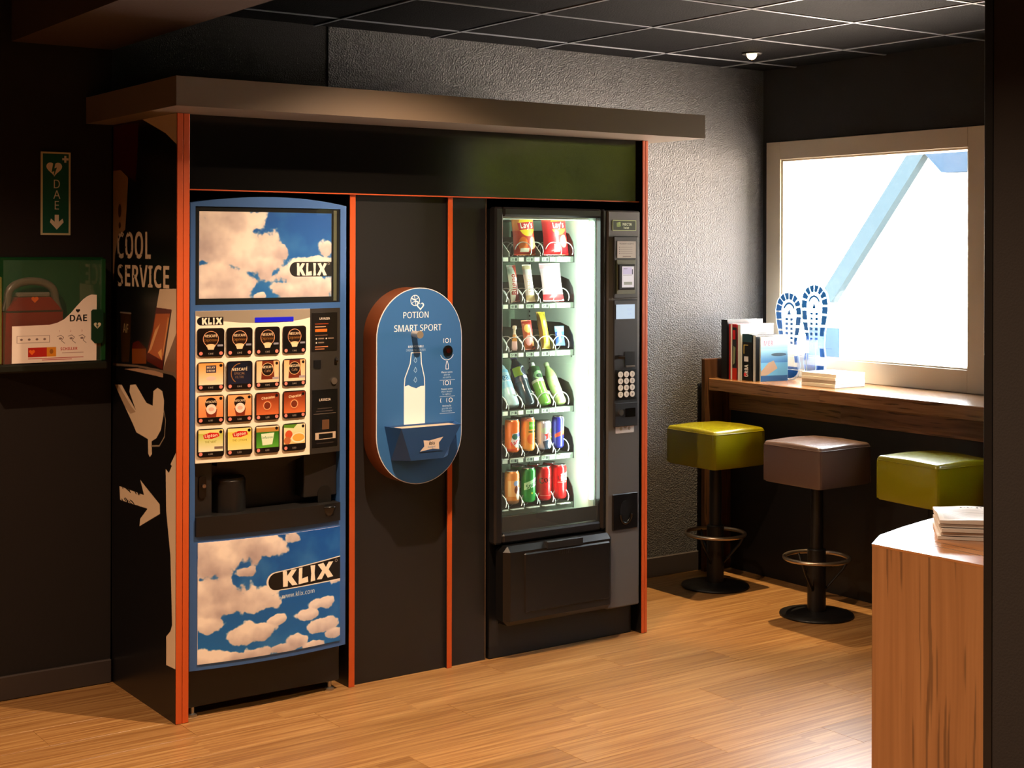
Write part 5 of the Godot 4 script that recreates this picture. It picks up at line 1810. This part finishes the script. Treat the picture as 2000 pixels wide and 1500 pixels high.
	for i in 24:
		var a := TAU * i / 24.0
		hp.append(Vector2(1.665 + 0.013 * pow(sin(a), 3), 1.476 + 0.0008 * (13 * cos(a) - 5 * cos(2 * a) - 2 * cos(3 * a) - cos(4 * a))))
	prism(st, hp, Vector3(0, 0, -5.35), X, Y, 0.002)
	wput("heart_badge", st, M(Color(0.85, 0.36, 0.06), 0.4), d)

# ------------------------------------------------------------------ window counter and stools
func oak_mat(vertical: bool, tint := Color.WHITE, rough := 0.4) -> StandardMaterial3D:
	var m := T(oak_tex, rough, 0.5, tint)
	m.uv1_triplanar = true
	m.uv1_world_triplanar = true
	m.uv1_scale = Vector3(0.9, 1.8, 0.9)
	return m

# box whose texture runs along one axis, with its own UVs
func plank_box(lo: Vector3, hi: Vector3, along: int, bev: float, across_m := 0.6, along_m := 1.6) -> ArrayMesh:
	var st := S()
	box(st, lo, hi, bev)
	var src := done(st)
	var arr := src.surface_get_arrays(0)
	var vs: PackedVector3Array = arr[Mesh.ARRAY_VERTEX]
	var ns: PackedVector3Array = arr[Mesh.ARRAY_NORMAL]
	var uv := PackedVector2Array()
	for i in vs.size():
		var v := vs[i]
		var n := ns[i].abs()
		var o: int
		if n[along] > 0.7:
			o = (along + 1) % 3
			uv.append(Vector2(v[(along + 2) % 3] / along_m * 0.3, v[o] / across_m))
			continue
		var cand := [(along + 1) % 3, (along + 2) % 3]
		o = cand[0] if n[cand[0]] < n[cand[1]] else cand[1]
		uv.append(Vector2(v[along] / along_m, v[o] / across_m + 0.137 * o))
	arr[Mesh.ARRAY_TEX_UV] = uv
	var am := ArrayMesh.new()
	am.add_surface_from_arrays(Mesh.PRIMITIVE_TRIANGLES, arr)
	return am

func counter() -> void:
	var t := thing("window_counter", "long wooden bar counter below the window with a raised end board", "counter", Vector3(5.4, 0, -4.5))
	var base := Vector3(5.4, 0, -4.5)
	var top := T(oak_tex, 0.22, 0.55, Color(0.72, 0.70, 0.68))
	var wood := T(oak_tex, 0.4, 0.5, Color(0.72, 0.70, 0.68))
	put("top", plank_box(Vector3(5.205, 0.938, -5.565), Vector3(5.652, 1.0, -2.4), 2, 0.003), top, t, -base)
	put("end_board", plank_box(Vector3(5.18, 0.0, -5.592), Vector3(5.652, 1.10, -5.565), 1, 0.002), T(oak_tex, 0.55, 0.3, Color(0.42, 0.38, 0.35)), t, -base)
	put("apron", plank_box(Vector3(5.352, 0.829, -5.565), Vector3(5.364, 0.938, -2.4), 2, 0.001), wood, t, -base)
	put("back_panel", done(bx(5.364, 5.655, 0.0, 0.938, -5.565, -2.4)), M(Color(0.055, 0.055, 0.06), 0.5), t, -base)

func make_stool(label: String, at: Vector3, turn: float, c: Color) -> Node3D:
	var t := thing("bar_stool", label, "stool", at, turn, "bar stools at the window counter")
	# seat: a soft cube with rolled edges and seams
	var st := S()
	var hw := 0.173
	var prof := [Vector2(0.97, 0.607), Vector2(1.0, 0.616), Vector2(1.004, 0.70), Vector2(1.0, 0.772), Vector2(0.985, 0.785), Vector2(0.955, 0.791), Vector2(0.88, 0.793)]
	st.set_smooth_group(6)
	var ringf := func(q: Vector2) -> Array:
		var out := []
		var r := 0.018
		for k in 4:
			for i in 4:
				var a := PI / 2 * k + PI / 2 * i / 3.0
				var cx: float = (hw - r) * [1, -1, -1, 1][k]
				var cz: float = (hw - r) * [1, 1, -1, -1][k]
				out.append(Vector3((cx + cos(a) * r) * q.x, q.y, (cz + sin(a) * r) * q.x))
			# sides bow out a little
			var m := Vector2.from_angle(PI / 2 * k + PI / 2)
			out.append(Vector3(m.x * hw * q.x * 1.012, q.y + (0.004 if q.y > 0.78 else 0.0), m.y * hw * q.x * 1.012))
		return out
	for i in prof.size() - 1:
		var a: Array = ringf.call(prof[i])
		var b: Array = ringf.call(prof[i + 1])
		for j in a.size():
			var k := (j + 1) % a.size()
			var o: Vector3 = a[j] + a[k]
			o.y = 0.02 if i < 3 else 0.4
			quad(st, a[j], a[k], b[k], b[j], o)
	var last: Array = ringf.call(prof[prof.size() - 1])
	for j in last.size():
		tri(st, Vector3(0, 0.797, 0), last[j], last[(j + 1) % last.size()], Y)
	st.set_smooth_group(-1)
	var first: Array = ringf.call(prof[0])
	for j in first.size():
		tri(st, Vector3(0, 0.607, 0), first[j], first[(j + 1) % first.size()], -Y)
	var lm := StandardMaterial3D.new()
	lm.albedo_color = c
	lm.roughness = 0.27
	lm.metallic_specular = 0.5
	lm.heightmap_enabled = true
	lm.heightmap_texture = stucco(0.04, 9)
	lm.heightmap_scale = 0.02
	lm.uv1_triplanar = true
	lm.uv1_scale = Vector3.ONE * 5.0
	var seat := put("seat", done(st), lm, t)
	# welts along the upper edge and the corners
	var w := S()
	var loop := []
	for p: Vector3 in ringf.call(Vector2(0.998, 0.776)):
		loop.append(p)
	tube(w, loop, 0.0022, 5, true)
	for sx in [-1, 1]:
		for sz in [-1, 1]:
			var k := hw - 0.005
			tube(w, [Vector3(sx * k, 0.612, sz * k), Vector3(sx * k, 0.774, sz * k)], 0.0018, 5)
	put("welt", done(w), lm, seat)
	var dark := M(Color(0.075, 0.07, 0.07), 0.4, 0.3)
	var col := S()
	lathe(col, [Vector2(0.042, 0.012), Vector2(0.042, 0.30), Vector2(0.038, 0.305), Vector2(0.03, 0.306), Vector2(0.03, 0.606)], Vector3.ZERO, 24, false)
	put("column", done(col), dark, t)
	var ba := S()
	lathe(ba, [Vector2(0, 0), Vector2(0.164, 0), Vector2(0.168, 0.004), Vector2(0.166, 0.010), Vector2(0.12, 0.018), Vector2(0.042, 0.024)], Vector3.ZERO, 40)
	put("base", done(ba), dark, t)
	var ri := S()
	var path := []
	for i in 40:
		var a := TAU * i / 40.0
		path.append(Vector3(cos(a) * 0.145, 0.262, sin(a) * 0.145))
	tube(ri, path, 0.0095, 10, true)
	put("footrest_ring", done(ri), M(Color(0.72, 0.66, 0.58), 0.3, 0.95), t)
	for i in 3:
		var a := 0.75 + TAU * i / 3.0
		var d := Vector3(cos(a), 0, sin(a))
		var br := S()
		tube(br, [d * 0.142 + Y * 0.258, d * 0.12 + Y * 0.215, d * 0.04 + Y * 0.12], 0.006, 8)
		put("ring_bracket", done(br), dark, t)
	return t

func stools() -> void:
	make_stool("yellow-green leather bar stool next to the kiosk, farthest from the desk", Vector3(5.003, 0, -5.297), 0.0, Color(0.48, 0.45, 0.015))
	make_stool("taupe grey leather bar stool between the two yellow-green ones", Vector3(4.985, 0, -4.612), 0.02, Color(0.37, 0.30, 0.27))
	make_stool("yellow-green leather bar stool partly behind the wooden desk", Vector3(5.012, 0, -3.972), -0.08, Color(0.48, 0.465, 0.02))

# ------------------------------------------------------------------ things on the counter
func book(label: String, z0: float, z1: float, x0: float, x1: float, h: float, cover: Material, spine: ImageTexture, category := "book", tilt := 0.0) -> void:
	var t := thing("book", label, category, Vector3((x0 + x1) / 2, 1.0, (z0 + z1) / 2), 0.0, "books and binders standing on the counter")
	t.rotation.x = tilt
	var th := z1 - z0
	var w := x1 - x0
	var st := S()
	box(st, Vector3(-w / 2, 0.0, -th / 2), Vector3(w / 2, h, -th / 2 + 0.002), 0.0005)
	box(st, Vector3(-w / 2, 0.0, th / 2 - 0.002), Vector3(w / 2, h, th / 2), 0.0005)
	box(st, Vector3(-w / 2, 0.0, -th / 2), Vector3(-w / 2 + 0.002, h, th / 2), 0.0005)
	put("cover", done(st), cover, t)
	st = S()
	box(st, Vector3(-w / 2 + 0.003, 0.003, -th / 2 + 0.002), Vector3(w / 2 - 0.004, h - 0.003, th / 2 - 0.002))
	put("pages", done(st), M(Color(0.82, 0.83, 0.82), 0.7), t)
	if spine:
		st = S()
		quad(st, Vector3(-w / 2 - 0.0006, 0.001, -th / 2), Vector3(-w / 2 - 0.0006, 0.001, th / 2), Vector3(-w / 2 - 0.0006, h - 0.001, th / 2), Vector3(-w / 2 - 0.0006, h - 0.001, -th / 2), -X)
		put("spine_print", done(st), T(spine, 0.25), t)

func sole_outline(n := 40) -> Array:
	# a right-hand shoe sole, heel at 0, toe at 1 along y
	var pts := []
	var key := [[0.0, 0.0], [0.17, 0.02], [0.25, 0.10], [0.26, 0.22], [0.22, 0.36], [0.24, 0.50], [0.31, 0.66], [0.33, 0.78], [0.28, 0.90], [0.16, 0.98], [0.0, 1.0], [-0.16, 0.97], [-0.27, 0.88], [-0.30, 0.74], [-0.26, 0.58], [-0.19, 0.44], [-0.20, 0.30], [-0.25, 0.18], [-0.22, 0.07], [-0.12, 0.01]]
	for k in key:
		pts.append(Vector2(k[0], k[1]))
	return pts

func counter_things() -> void:
	# five upright books and binders, from the wall to the right
	book("tall black binder nearest the wall", -5.513, -5.469, 5.245, 5.50, 0.305, M(Color(0.035, 0.035, 0.04), 0.3), null, "binder")
	var c := Canvas.new(40, 285, 1.2, Color(0.55, 0.05, 0.06))
	c.rect(9, 0, 8, 285, Color(0.85, 0.80, 0.78))
	c.rect(17, 16, 23, 210, Color(0.10, 0.09, 0.09))
	c.rect(19, 30, 14, 48, Color(0.72, 0.08, 0.10))
	c.flat([22, 110, 34, 120, 30, 200, 20, 210], Color(0.45, 0.48, 0.36))
	c.rect(17, 225, 23, 60, Color(0.70, 0.14, 0.06))
	book("thick magazine with red, white and black spine beside the black binder", -5.462, -5.407, 5.252, 5.47, 0.285, M(Color(0.45, 0.05, 0.05), 0.3), c.tex(), "magazine")
	book("thin white folder behind the black books", -5.399, -5.380, 5.252, 5.49, 0.285, M(Color(0.80, 0.82, 0.82), 0.35), null, "folder")
	c = Canvas.new(46, 235, 1.3, Color(0.05, 0.055, 0.06))
	c.rect(0, 0, 46, 40, Color(0.10, 0.22, 0.27))
	c.stroke([Vector2(8, 98), Vector2(8, 55), Vector2(26, 55)], 4, Color(0.72, 0.62, 0.30))
	c.rect(9, 112, 20, 26, Color(0.78, 0.76, 0.80))
	c.text("URBA", 28, 214, 17, Color(0.93, 0.92, 0.92), 0, true, -PI / 2)
	c.rect(8, 196, 12, 16, Color(0.80, 0.25, 0.28))
	book("short thick black book with white vertical letters", -5.372, -5.303, 5.258, 5.43, 0.238, M(Color(0.05, 0.055, 0.06), 0.3), c.tex())
	c = Canvas.new(10, 225, 1.0, Color(0.72, 0.74, 0.76))
	book("narrow dark folder left of the magazine with the beach cover", -5.298, -5.282, 5.262, 5.47, 0.232, M(Color(0.12, 0.13, 0.14), 0.3), c.tex(), "folder")
	# magazine with a picture cover, its front towards the room
	c = Canvas.new(210, 225, 1.0, Color(0.36, 0.62, 0.78))
	c.vgrad(0, 0, 210, 60, Color(0.85, 0.88, 0.92), Color(0.55, 0.78, 0.85))
	c.text("MER", 60, 44, 26, Color(0.85, 0.45, 0.55), 1, true)
	c.vgrad(0, 60, 210, 70, Color(0.62, 0.80, 0.86), Color(0.18, 0.42, 0.66))
	c.ellipse(140, 90, 60, 8, Color(0.2, 0.3, 0.38))
	c.flat([0, 175, 60, 130, 100, 120, 130, 160, 60, 190, 0, 205], Color(0.66, 0.55, 0.46))
	c.rect(0, 196, 210, 29, Color(0.12, 0.32, 0.52))
	var mg := thing("magazine", "magazine with a blue beach cover leaning beside the black book", "magazine", Vector3(5.375, 1.0, -5.245))
	put("pages", done(bx(-0.10, 0.068, 0.0, 0.225, -0.006, 0.0, 0.0005)), M(Color(0.8, 0.82, 0.84), 0.5), mg)
	printed(mg, "cover", 5.277, 5.441, 1.001, 1.2245, -5.2435, T(c.tex(), 0.25))
	mg.rotation.y = -0.18
	# two acrylic shoe soles standing as a leaflet holder
	soles()
	# grey-blue leaflet behind them, against the window frame
	c = Canvas.new(150, 210, 1.0, Color(0.40, 0.52, 0.66))
	c.rect(30, 60, 50, 80, Color(0.34, 0.50, 0.74))
	c.rect(26, 150, 90, 6, Color(0.36, 0.46, 0.58))
	var lf := thing("leaflet", "blue grey leaflet standing on the window ledge behind the shoe sole holder", "leaflet", Vector3(5.69, 1.1155, -5.215))
	put("sheet", done(bx(-0.003, 0.003, 0.0, 0.150, -0.105, 0.105, 0.0005)), M(Color(0.36, 0.46, 0.58), 0.5), lf)
	var lp := S()
	quad(lp, Vector3(-0.0036, 0.001, -0.104), Vector3(-0.0036, 0.001, 0.104), Vector3(-0.0036, 0.149, 0.104), Vector3(-0.0036, 0.149, -0.104), -X)
	put("print", done(lp), T(c.tex(), 0.4), lf)
	# pile of flyers: bundles
	var pile := [[0.0, 0.018, 0.0], [0.018, 0.034, 0.002], [0.034, 0.05, -0.001], [0.05, 0.067, 0.001]]
	var k := 0
	for q in pile:
		var lab: String = ["bottom bundle of the white flyer pile on the counter", "second bundle from the bottom of the white flyer pile", "third bundle from the bottom of the white flyer pile", "top bundle of the white flyer pile, with a blue picture"][k]
		var f := thing("flyer_bundle", lab, "flyers", Vector3(5.425 + q[2], 1.0 + q[0], -4.915), 0.01 * (k - 1.5), "bundles of the white flyer pile")
		put("sheets", done(bx(-0.105, 0.105, 0.0005, q[1] - q[0] - 0.0005, -0.110, 0.110, 0.001)), M(Color(0.84, 0.83, 0.79), 0.6), f)
		k += 1
		if k == 4:
			c = Canvas.new(210, 220, 0.9, Color(0.9, 0.9, 0.88))
			c.flat([60, 40, 150, 50, 160, 170, 70, 160], Color(0.50, 0.60, 0.62))
			c.ellipse(110, 100, 30, 40, Color(0.66, 0.74, 0.72))
			var pr := S()
			quad(pr, Vector3(-0.104, 0.0172, 0.109), Vector3(0.104, 0.0172, 0.109), Vector3(0.104, 0.0172, -0.109), Vector3(-0.104, 0.0172, -0.109), Y)
			put("print", done(pr), T(c.tex(), 0.4), f)

func soles() -> void:
	var t := thing("leaflet_holder", "clear leaflet holder shaped like two blue shoe soles", "holder", Vector3(5.50, 1.0, -5.16), 0.0)
	t.rotation.y = deg_to_rad(-90)
	# local x runs along the window (towards the camera), y up, z into the room
	var blue := M(Color(0.06, 0.30, 0.60), 0.35).duplicate() as StandardMaterial3D
	blue.backlight_enabled = true
	blue.backlight = Color(0.07, 0.16, 0.27)
	var rim := pane(0.10, Color(0.85, 0.95, 1.0))
	for s in 2:
		var mir := 1.0 if s == 1 else -1.0
		var cx := -0.115 if s == 0 else 0.052
		var cy := 0.0 if s == 0 else 0.012
		var hh := 0.452 if s == 0 else 0.485
		var sc := Vector2(0.30, hh)
		var pl := S()
		var pts := []
		for p: Vector2 in sole_outline():
			pts.append(Vector2(cx + p.x * sc.x * mir, cy + p.y * sc.y))
		prism(pl, pts, Vector3(0, 0, 0), X, Y, 0.004)
		var sp := put("sole", done(pl), rim, t, Vector3(0, 0, 0.0 if s == 0 else -0.004))
		var rm := S()
		var loop := []
		for p: Vector2 in pts:
			loop.append(Vector3(p.x, p.y, 0.002))
		tube(rm, loop, 0.0022, 5, true)
		put("rim", done(rm), M(Color(0.80, 0.90, 0.96), 0.3), sp)
		# tread blocks round the edge
		var z := 0.0045
		var o := sole_outline()
		var at_ := func(f: float) -> Vector2:
			var g := fposmod(f, 1.0) * o.size()
			var a: Vector2 = o[int(g) % o.size()]
			return a.lerp(o[(int(g) + 1) % o.size()], fposmod(g, 1.0))
		var blocks := []
		for i in 26:
			var f0 := (i + 0.08) / 26.0
			var f1 := (i + 0.90) / 26.0
			var ym: float = at_.call((f0 + f1) * 0.5).y
			if ym < 0.22 or (ym > 0.30 and ym < 0.40):
				continue
			var quadp := []
			for e in [[f0, 0.06], [(f0 + f1) * 0.5, 0.06], [f1, 0.06], [f1, 0.44], [f0, 0.44]]:
				var p: Vector2 = at_.call(e[0])
				var v := p.lerp(Vector2(0.0, clampf(p.y, 0.15, 0.80)), e[1])
				quadp.append(Vector2(cx + v.x * sc.x * mir, cy + v.y * sc.y))
			blocks.append(quadp)
		# heel plate
		var heel := []
		for a in 13:
			var an := PI + PI * a / 12.0
			heel.append(Vector2(cx + cos(an) * 0.22 * sc.x * mir, cy + (0.15 + sin(an) * 0.135) * sc.y))
		blocks.append(heel)
		# inner toe arc
		var toe := []
		for a in 9:
			var an := PI * (0.15 + 0.70 * a / 8.0)
			toe.append(Vector2(cx + cos(an) * 0.15 * sc.x, cy + (0.755 + sin(an) * 0.125) * sc.y))
		for a in 9:
			var an := PI * (0.85 - 0.70 * a / 8.0)
			toe.append(Vector2(cx + cos(an) * 0.115 * sc.x, cy + (0.755 + sin(an) * 0.098) * sc.y))
		blocks.append(toe)
		blocks.append([Vector2(cx - 0.045 * sc.x, cy + 0.735 * sc.y), Vector2(cx + 0.045 * sc.x, cy + 0.735 * sc.y), Vector2(cx, cy + 0.80 * sc.y)])
		for r in 6:
			for e in [-1, 1]:
				var b := Vector2(cx + 0.055 * e * sc.x, cy + (0.42 + r * 0.053) * sc.y)
				blocks.append([b + Vector2(-0.009, -0.007), b + Vector2(0.009, -0.007), b + Vector2(0.009, 0.007), b + Vector2(-0.009, 0.007)])
		for q: Array in blocks:
			var tb := S()
			prism(tb, q, Vector3(0, 0, z), X, Y, 0.002)
			put("tread_block", done(tb), blue, sp)
	# clear pocket in front
	put("pocket", done(bx(-0.165, 0.09, 0.055, 0.20, 0.030, 0.033)), pane(0.05), t)
	var fr := S()
	for e in [[Vector3(-0.165, 0.055, 0.0315), Vector3(0.09, 0.055, 0.0315)], [Vector3(-0.165, 0.055, 0.0315), Vector3(-0.165, 0.20, 0.0315)], [Vector3(0.09, 0.055, 0.0315), Vector3(0.09, 0.20, 0.0315)], [Vector3(0.03, 0.055, 0.0315), Vector3(0.03, 0.20, 0.0315)], [Vector3(-0.165, 0.055, 0.004), Vector3(-0.165, 0.055, 0.0315)], [Vector3(0.09, 0.055, 0.004), Vector3(0.09, 0.055, 0.0315)]]:
		tube(fr, e, 0.0018, 6)
	put("pocket_edges", done(fr), M(Color(0.80, 0.90, 0.95), 0.3), t)
	for x in [-0.14, 0.05]:
		var lg := S()
		tube(lg, [Vector3(x, 0.05, 0.003), Vector3(x + 0.01, 0.004, 0.075)], 0.003, 6)
		put("stand_leg", done(lg), M(Color(0.78, 0.88, 0.93), 0.3), t)
	put("leaflets", done(bx(-0.05, 0.085, 0.06, 0.215, 0.014, 0.016)), pane(0.30, Color(0.62, 0.74, 0.90)), t)

# ------------------------------------------------------------------ desk
func desk() -> void:
	var base := Vector3(3.2, 0, -1.9)
	var t := thing("reception_desk", "light oak block desk with a glossy curved top in the right foreground", "desk", base)
	# outline of the top seen from above: straight side towards the aisle, rounded far end
	var pts := [Vector2(2.761, -2.376), Vector2(2.8614, -2.4375), Vector2(2.9866, -2.4738), Vector2(3.099, -2.4994), Vector2(3.1806, -2.5146), Vector2(3.35, -2.53), Vector2(3.55, -2.52), Vector2(3.7, -2.48), Vector2(3.7, -1.2), Vector2(2.83, -1.2)]
	var flip := []
	for p: Vector2 in pts:
		flip.append(Vector2(p.x, -p.y))
	var inset := []
	for p: Vector2 in flip:
		inset.append(p.lerp(Vector2(3.25, 1.85), 0.001))
	var bd := S()
	prism(bd, inset, Vector3(0, 0.0, 0), X, -Z, 0.944)
	var src := done(bd)
	var arr := src.surface_get_arrays(0)
	var vs: PackedVector3Array = arr[Mesh.ARRAY_VERTEX]
	var uv := PackedVector2Array()
	for v in vs:
		uv.append(Vector2(v.y / 1.5 + 0.16, (v.z * 1.0 + v.x * 0.8) / 0.9 + 0.33))
	arr[Mesh.ARRAY_TEX_UV] = uv
	var am := ArrayMesh.new()
	am.add_surface_from_arrays(Mesh.PRIMITIVE_TRIANGLES, arr)
	put("body", am, T(desk_tex, 0.42, 0.5, Color(0.92, 0.88, 0.82)), t, -base)
	var tp := S()
	prism(tp, flip, Vector3(0, 0.944, 0), X, -Z, 0.006)
	arr = done(tp).surface_get_arrays(0)
	vs = arr[Mesh.ARRAY_VERTEX]
	uv = PackedVector2Array()
	for v in vs:
		uv.append(Vector2(v.z / 1.5 + 0.4, (v.x + v.y) / 0.7 + 0.1))
	arr[Mesh.ARRAY_TEX_UV] = uv
	var tm := ArrayMesh.new()
	tm.add_surface_from_arrays(Mesh.PRIMITIVE_TRIANGLES, arr)
	put("top", tm, T(desk_tex, 0.16, 0.6, Color(1.0, 0.93, 0.86)), t, -base)
	# folded newspapers
	var labs := ["lowest folded newspaper of the stack on the desk", "second folded newspaper of the stack on the desk", "third folded newspaper of the stack on the desk", "fourth folded newspaper of the stack on the desk", "uppermost folded newspaper on the desk"]
	var c := Canvas.new(280, 200, 0.9, Color(0.84, 0.82, 0.80))
	c.text("LE JOURNAL", 140, 30, 18, Color(0.2, 0.2, 0.22), 1, true, 0, 1.0, true)
	for i in 14:
		c.rect(12, 44 + i * 10.5, 118, 3, Color(0.55, 0.54, 0.54))
		if i > 6:
			c.rect(146, 44 + i * 10.5, 118, 3, Color(0.55, 0.54, 0.54))
	c.rect(146, 42, 118, 66, Color(0.62, 0.58, 0.60))
	var tex := T(c.tex(), 0.6)
	for i in 5:
		var n := thing("newspaper", labs[i], "newspaper", Vector3(3.107 + 0.004 * (i % 2), 0.9502 + i * 0.0100, -2.278 + 0.003 * (i % 3)), -0.835 + 0.02 * (i % 3), "folded newspapers on the desk")
		put("sheets", newspaper(0.0095, i == 4), tex, n)

func newspaper(th: float, top: bool) -> ArrayMesh:
	var st := S()
	st.set_smooth_group(7)
	var w := 0.29
	var d := 0.20
	var nu := 14
	var nv := 8
	var f := func(i: int, j: int, hi: bool) -> Vector3:
		var u := float(i) / nu - 0.5
		var v := float(j) / nv - 0.5
		var y := 0.0005
		if hi:
			y = th * (0.92 + 0.08 * sin(u * 7.0 + 1.0)) + (0.004 * sin(u * 9.0) * sin(v * 6.0 + 0.7) + 0.004 * absf(u) if top else 0.0)
		return Vector3(u * w, y, v * d)
	for i in nu:
		for j in nv:
			quad(st, f.call(i, j, true), f.call(i + 1, j, true), f.call(i + 1, j + 1, true), f.call(i, j + 1, true), Y, Vector2(float(i) / nu, float(j) / nv), Vector2(float(i + 1) / nu, float(j) / nv), Vector2(float(i + 1) / nu, float(j + 1) / nv), Vector2(float(i) / nu, float(j + 1) / nv))
	st.set_smooth_group(-1)
	var e := Vector2(0.02, 0.02)
	for i in nu:
		quad(st, f.call(i, 0, false), f.call(i + 1, 0, false), f.call(i + 1, 0, true), f.call(i, 0, true), -Z, e, e, e, e)
		quad(st, f.call(i, nv, false), f.call(i + 1, nv, false), f.call(i + 1, nv, true), f.call(i, nv, true), Z, e, e, e, e)
	for j in nv:
		quad(st, f.call(0, j, false), f.call(0, j + 1, false), f.call(0, j + 1, true), f.call(0, j, true), -X, e, e, e, e)
		quad(st, f.call(nu, j, false), f.call(nu, j + 1, false), f.call(nu, j + 1, true), f.call(nu, j, true), X, e, e, e, e)
	quad(st, f.call(0, 0, false), f.call(nu, 0, false), f.call(nu, nv, false), f.call(0, nv, false), -Y, e, e, e, e)
	return done(st)
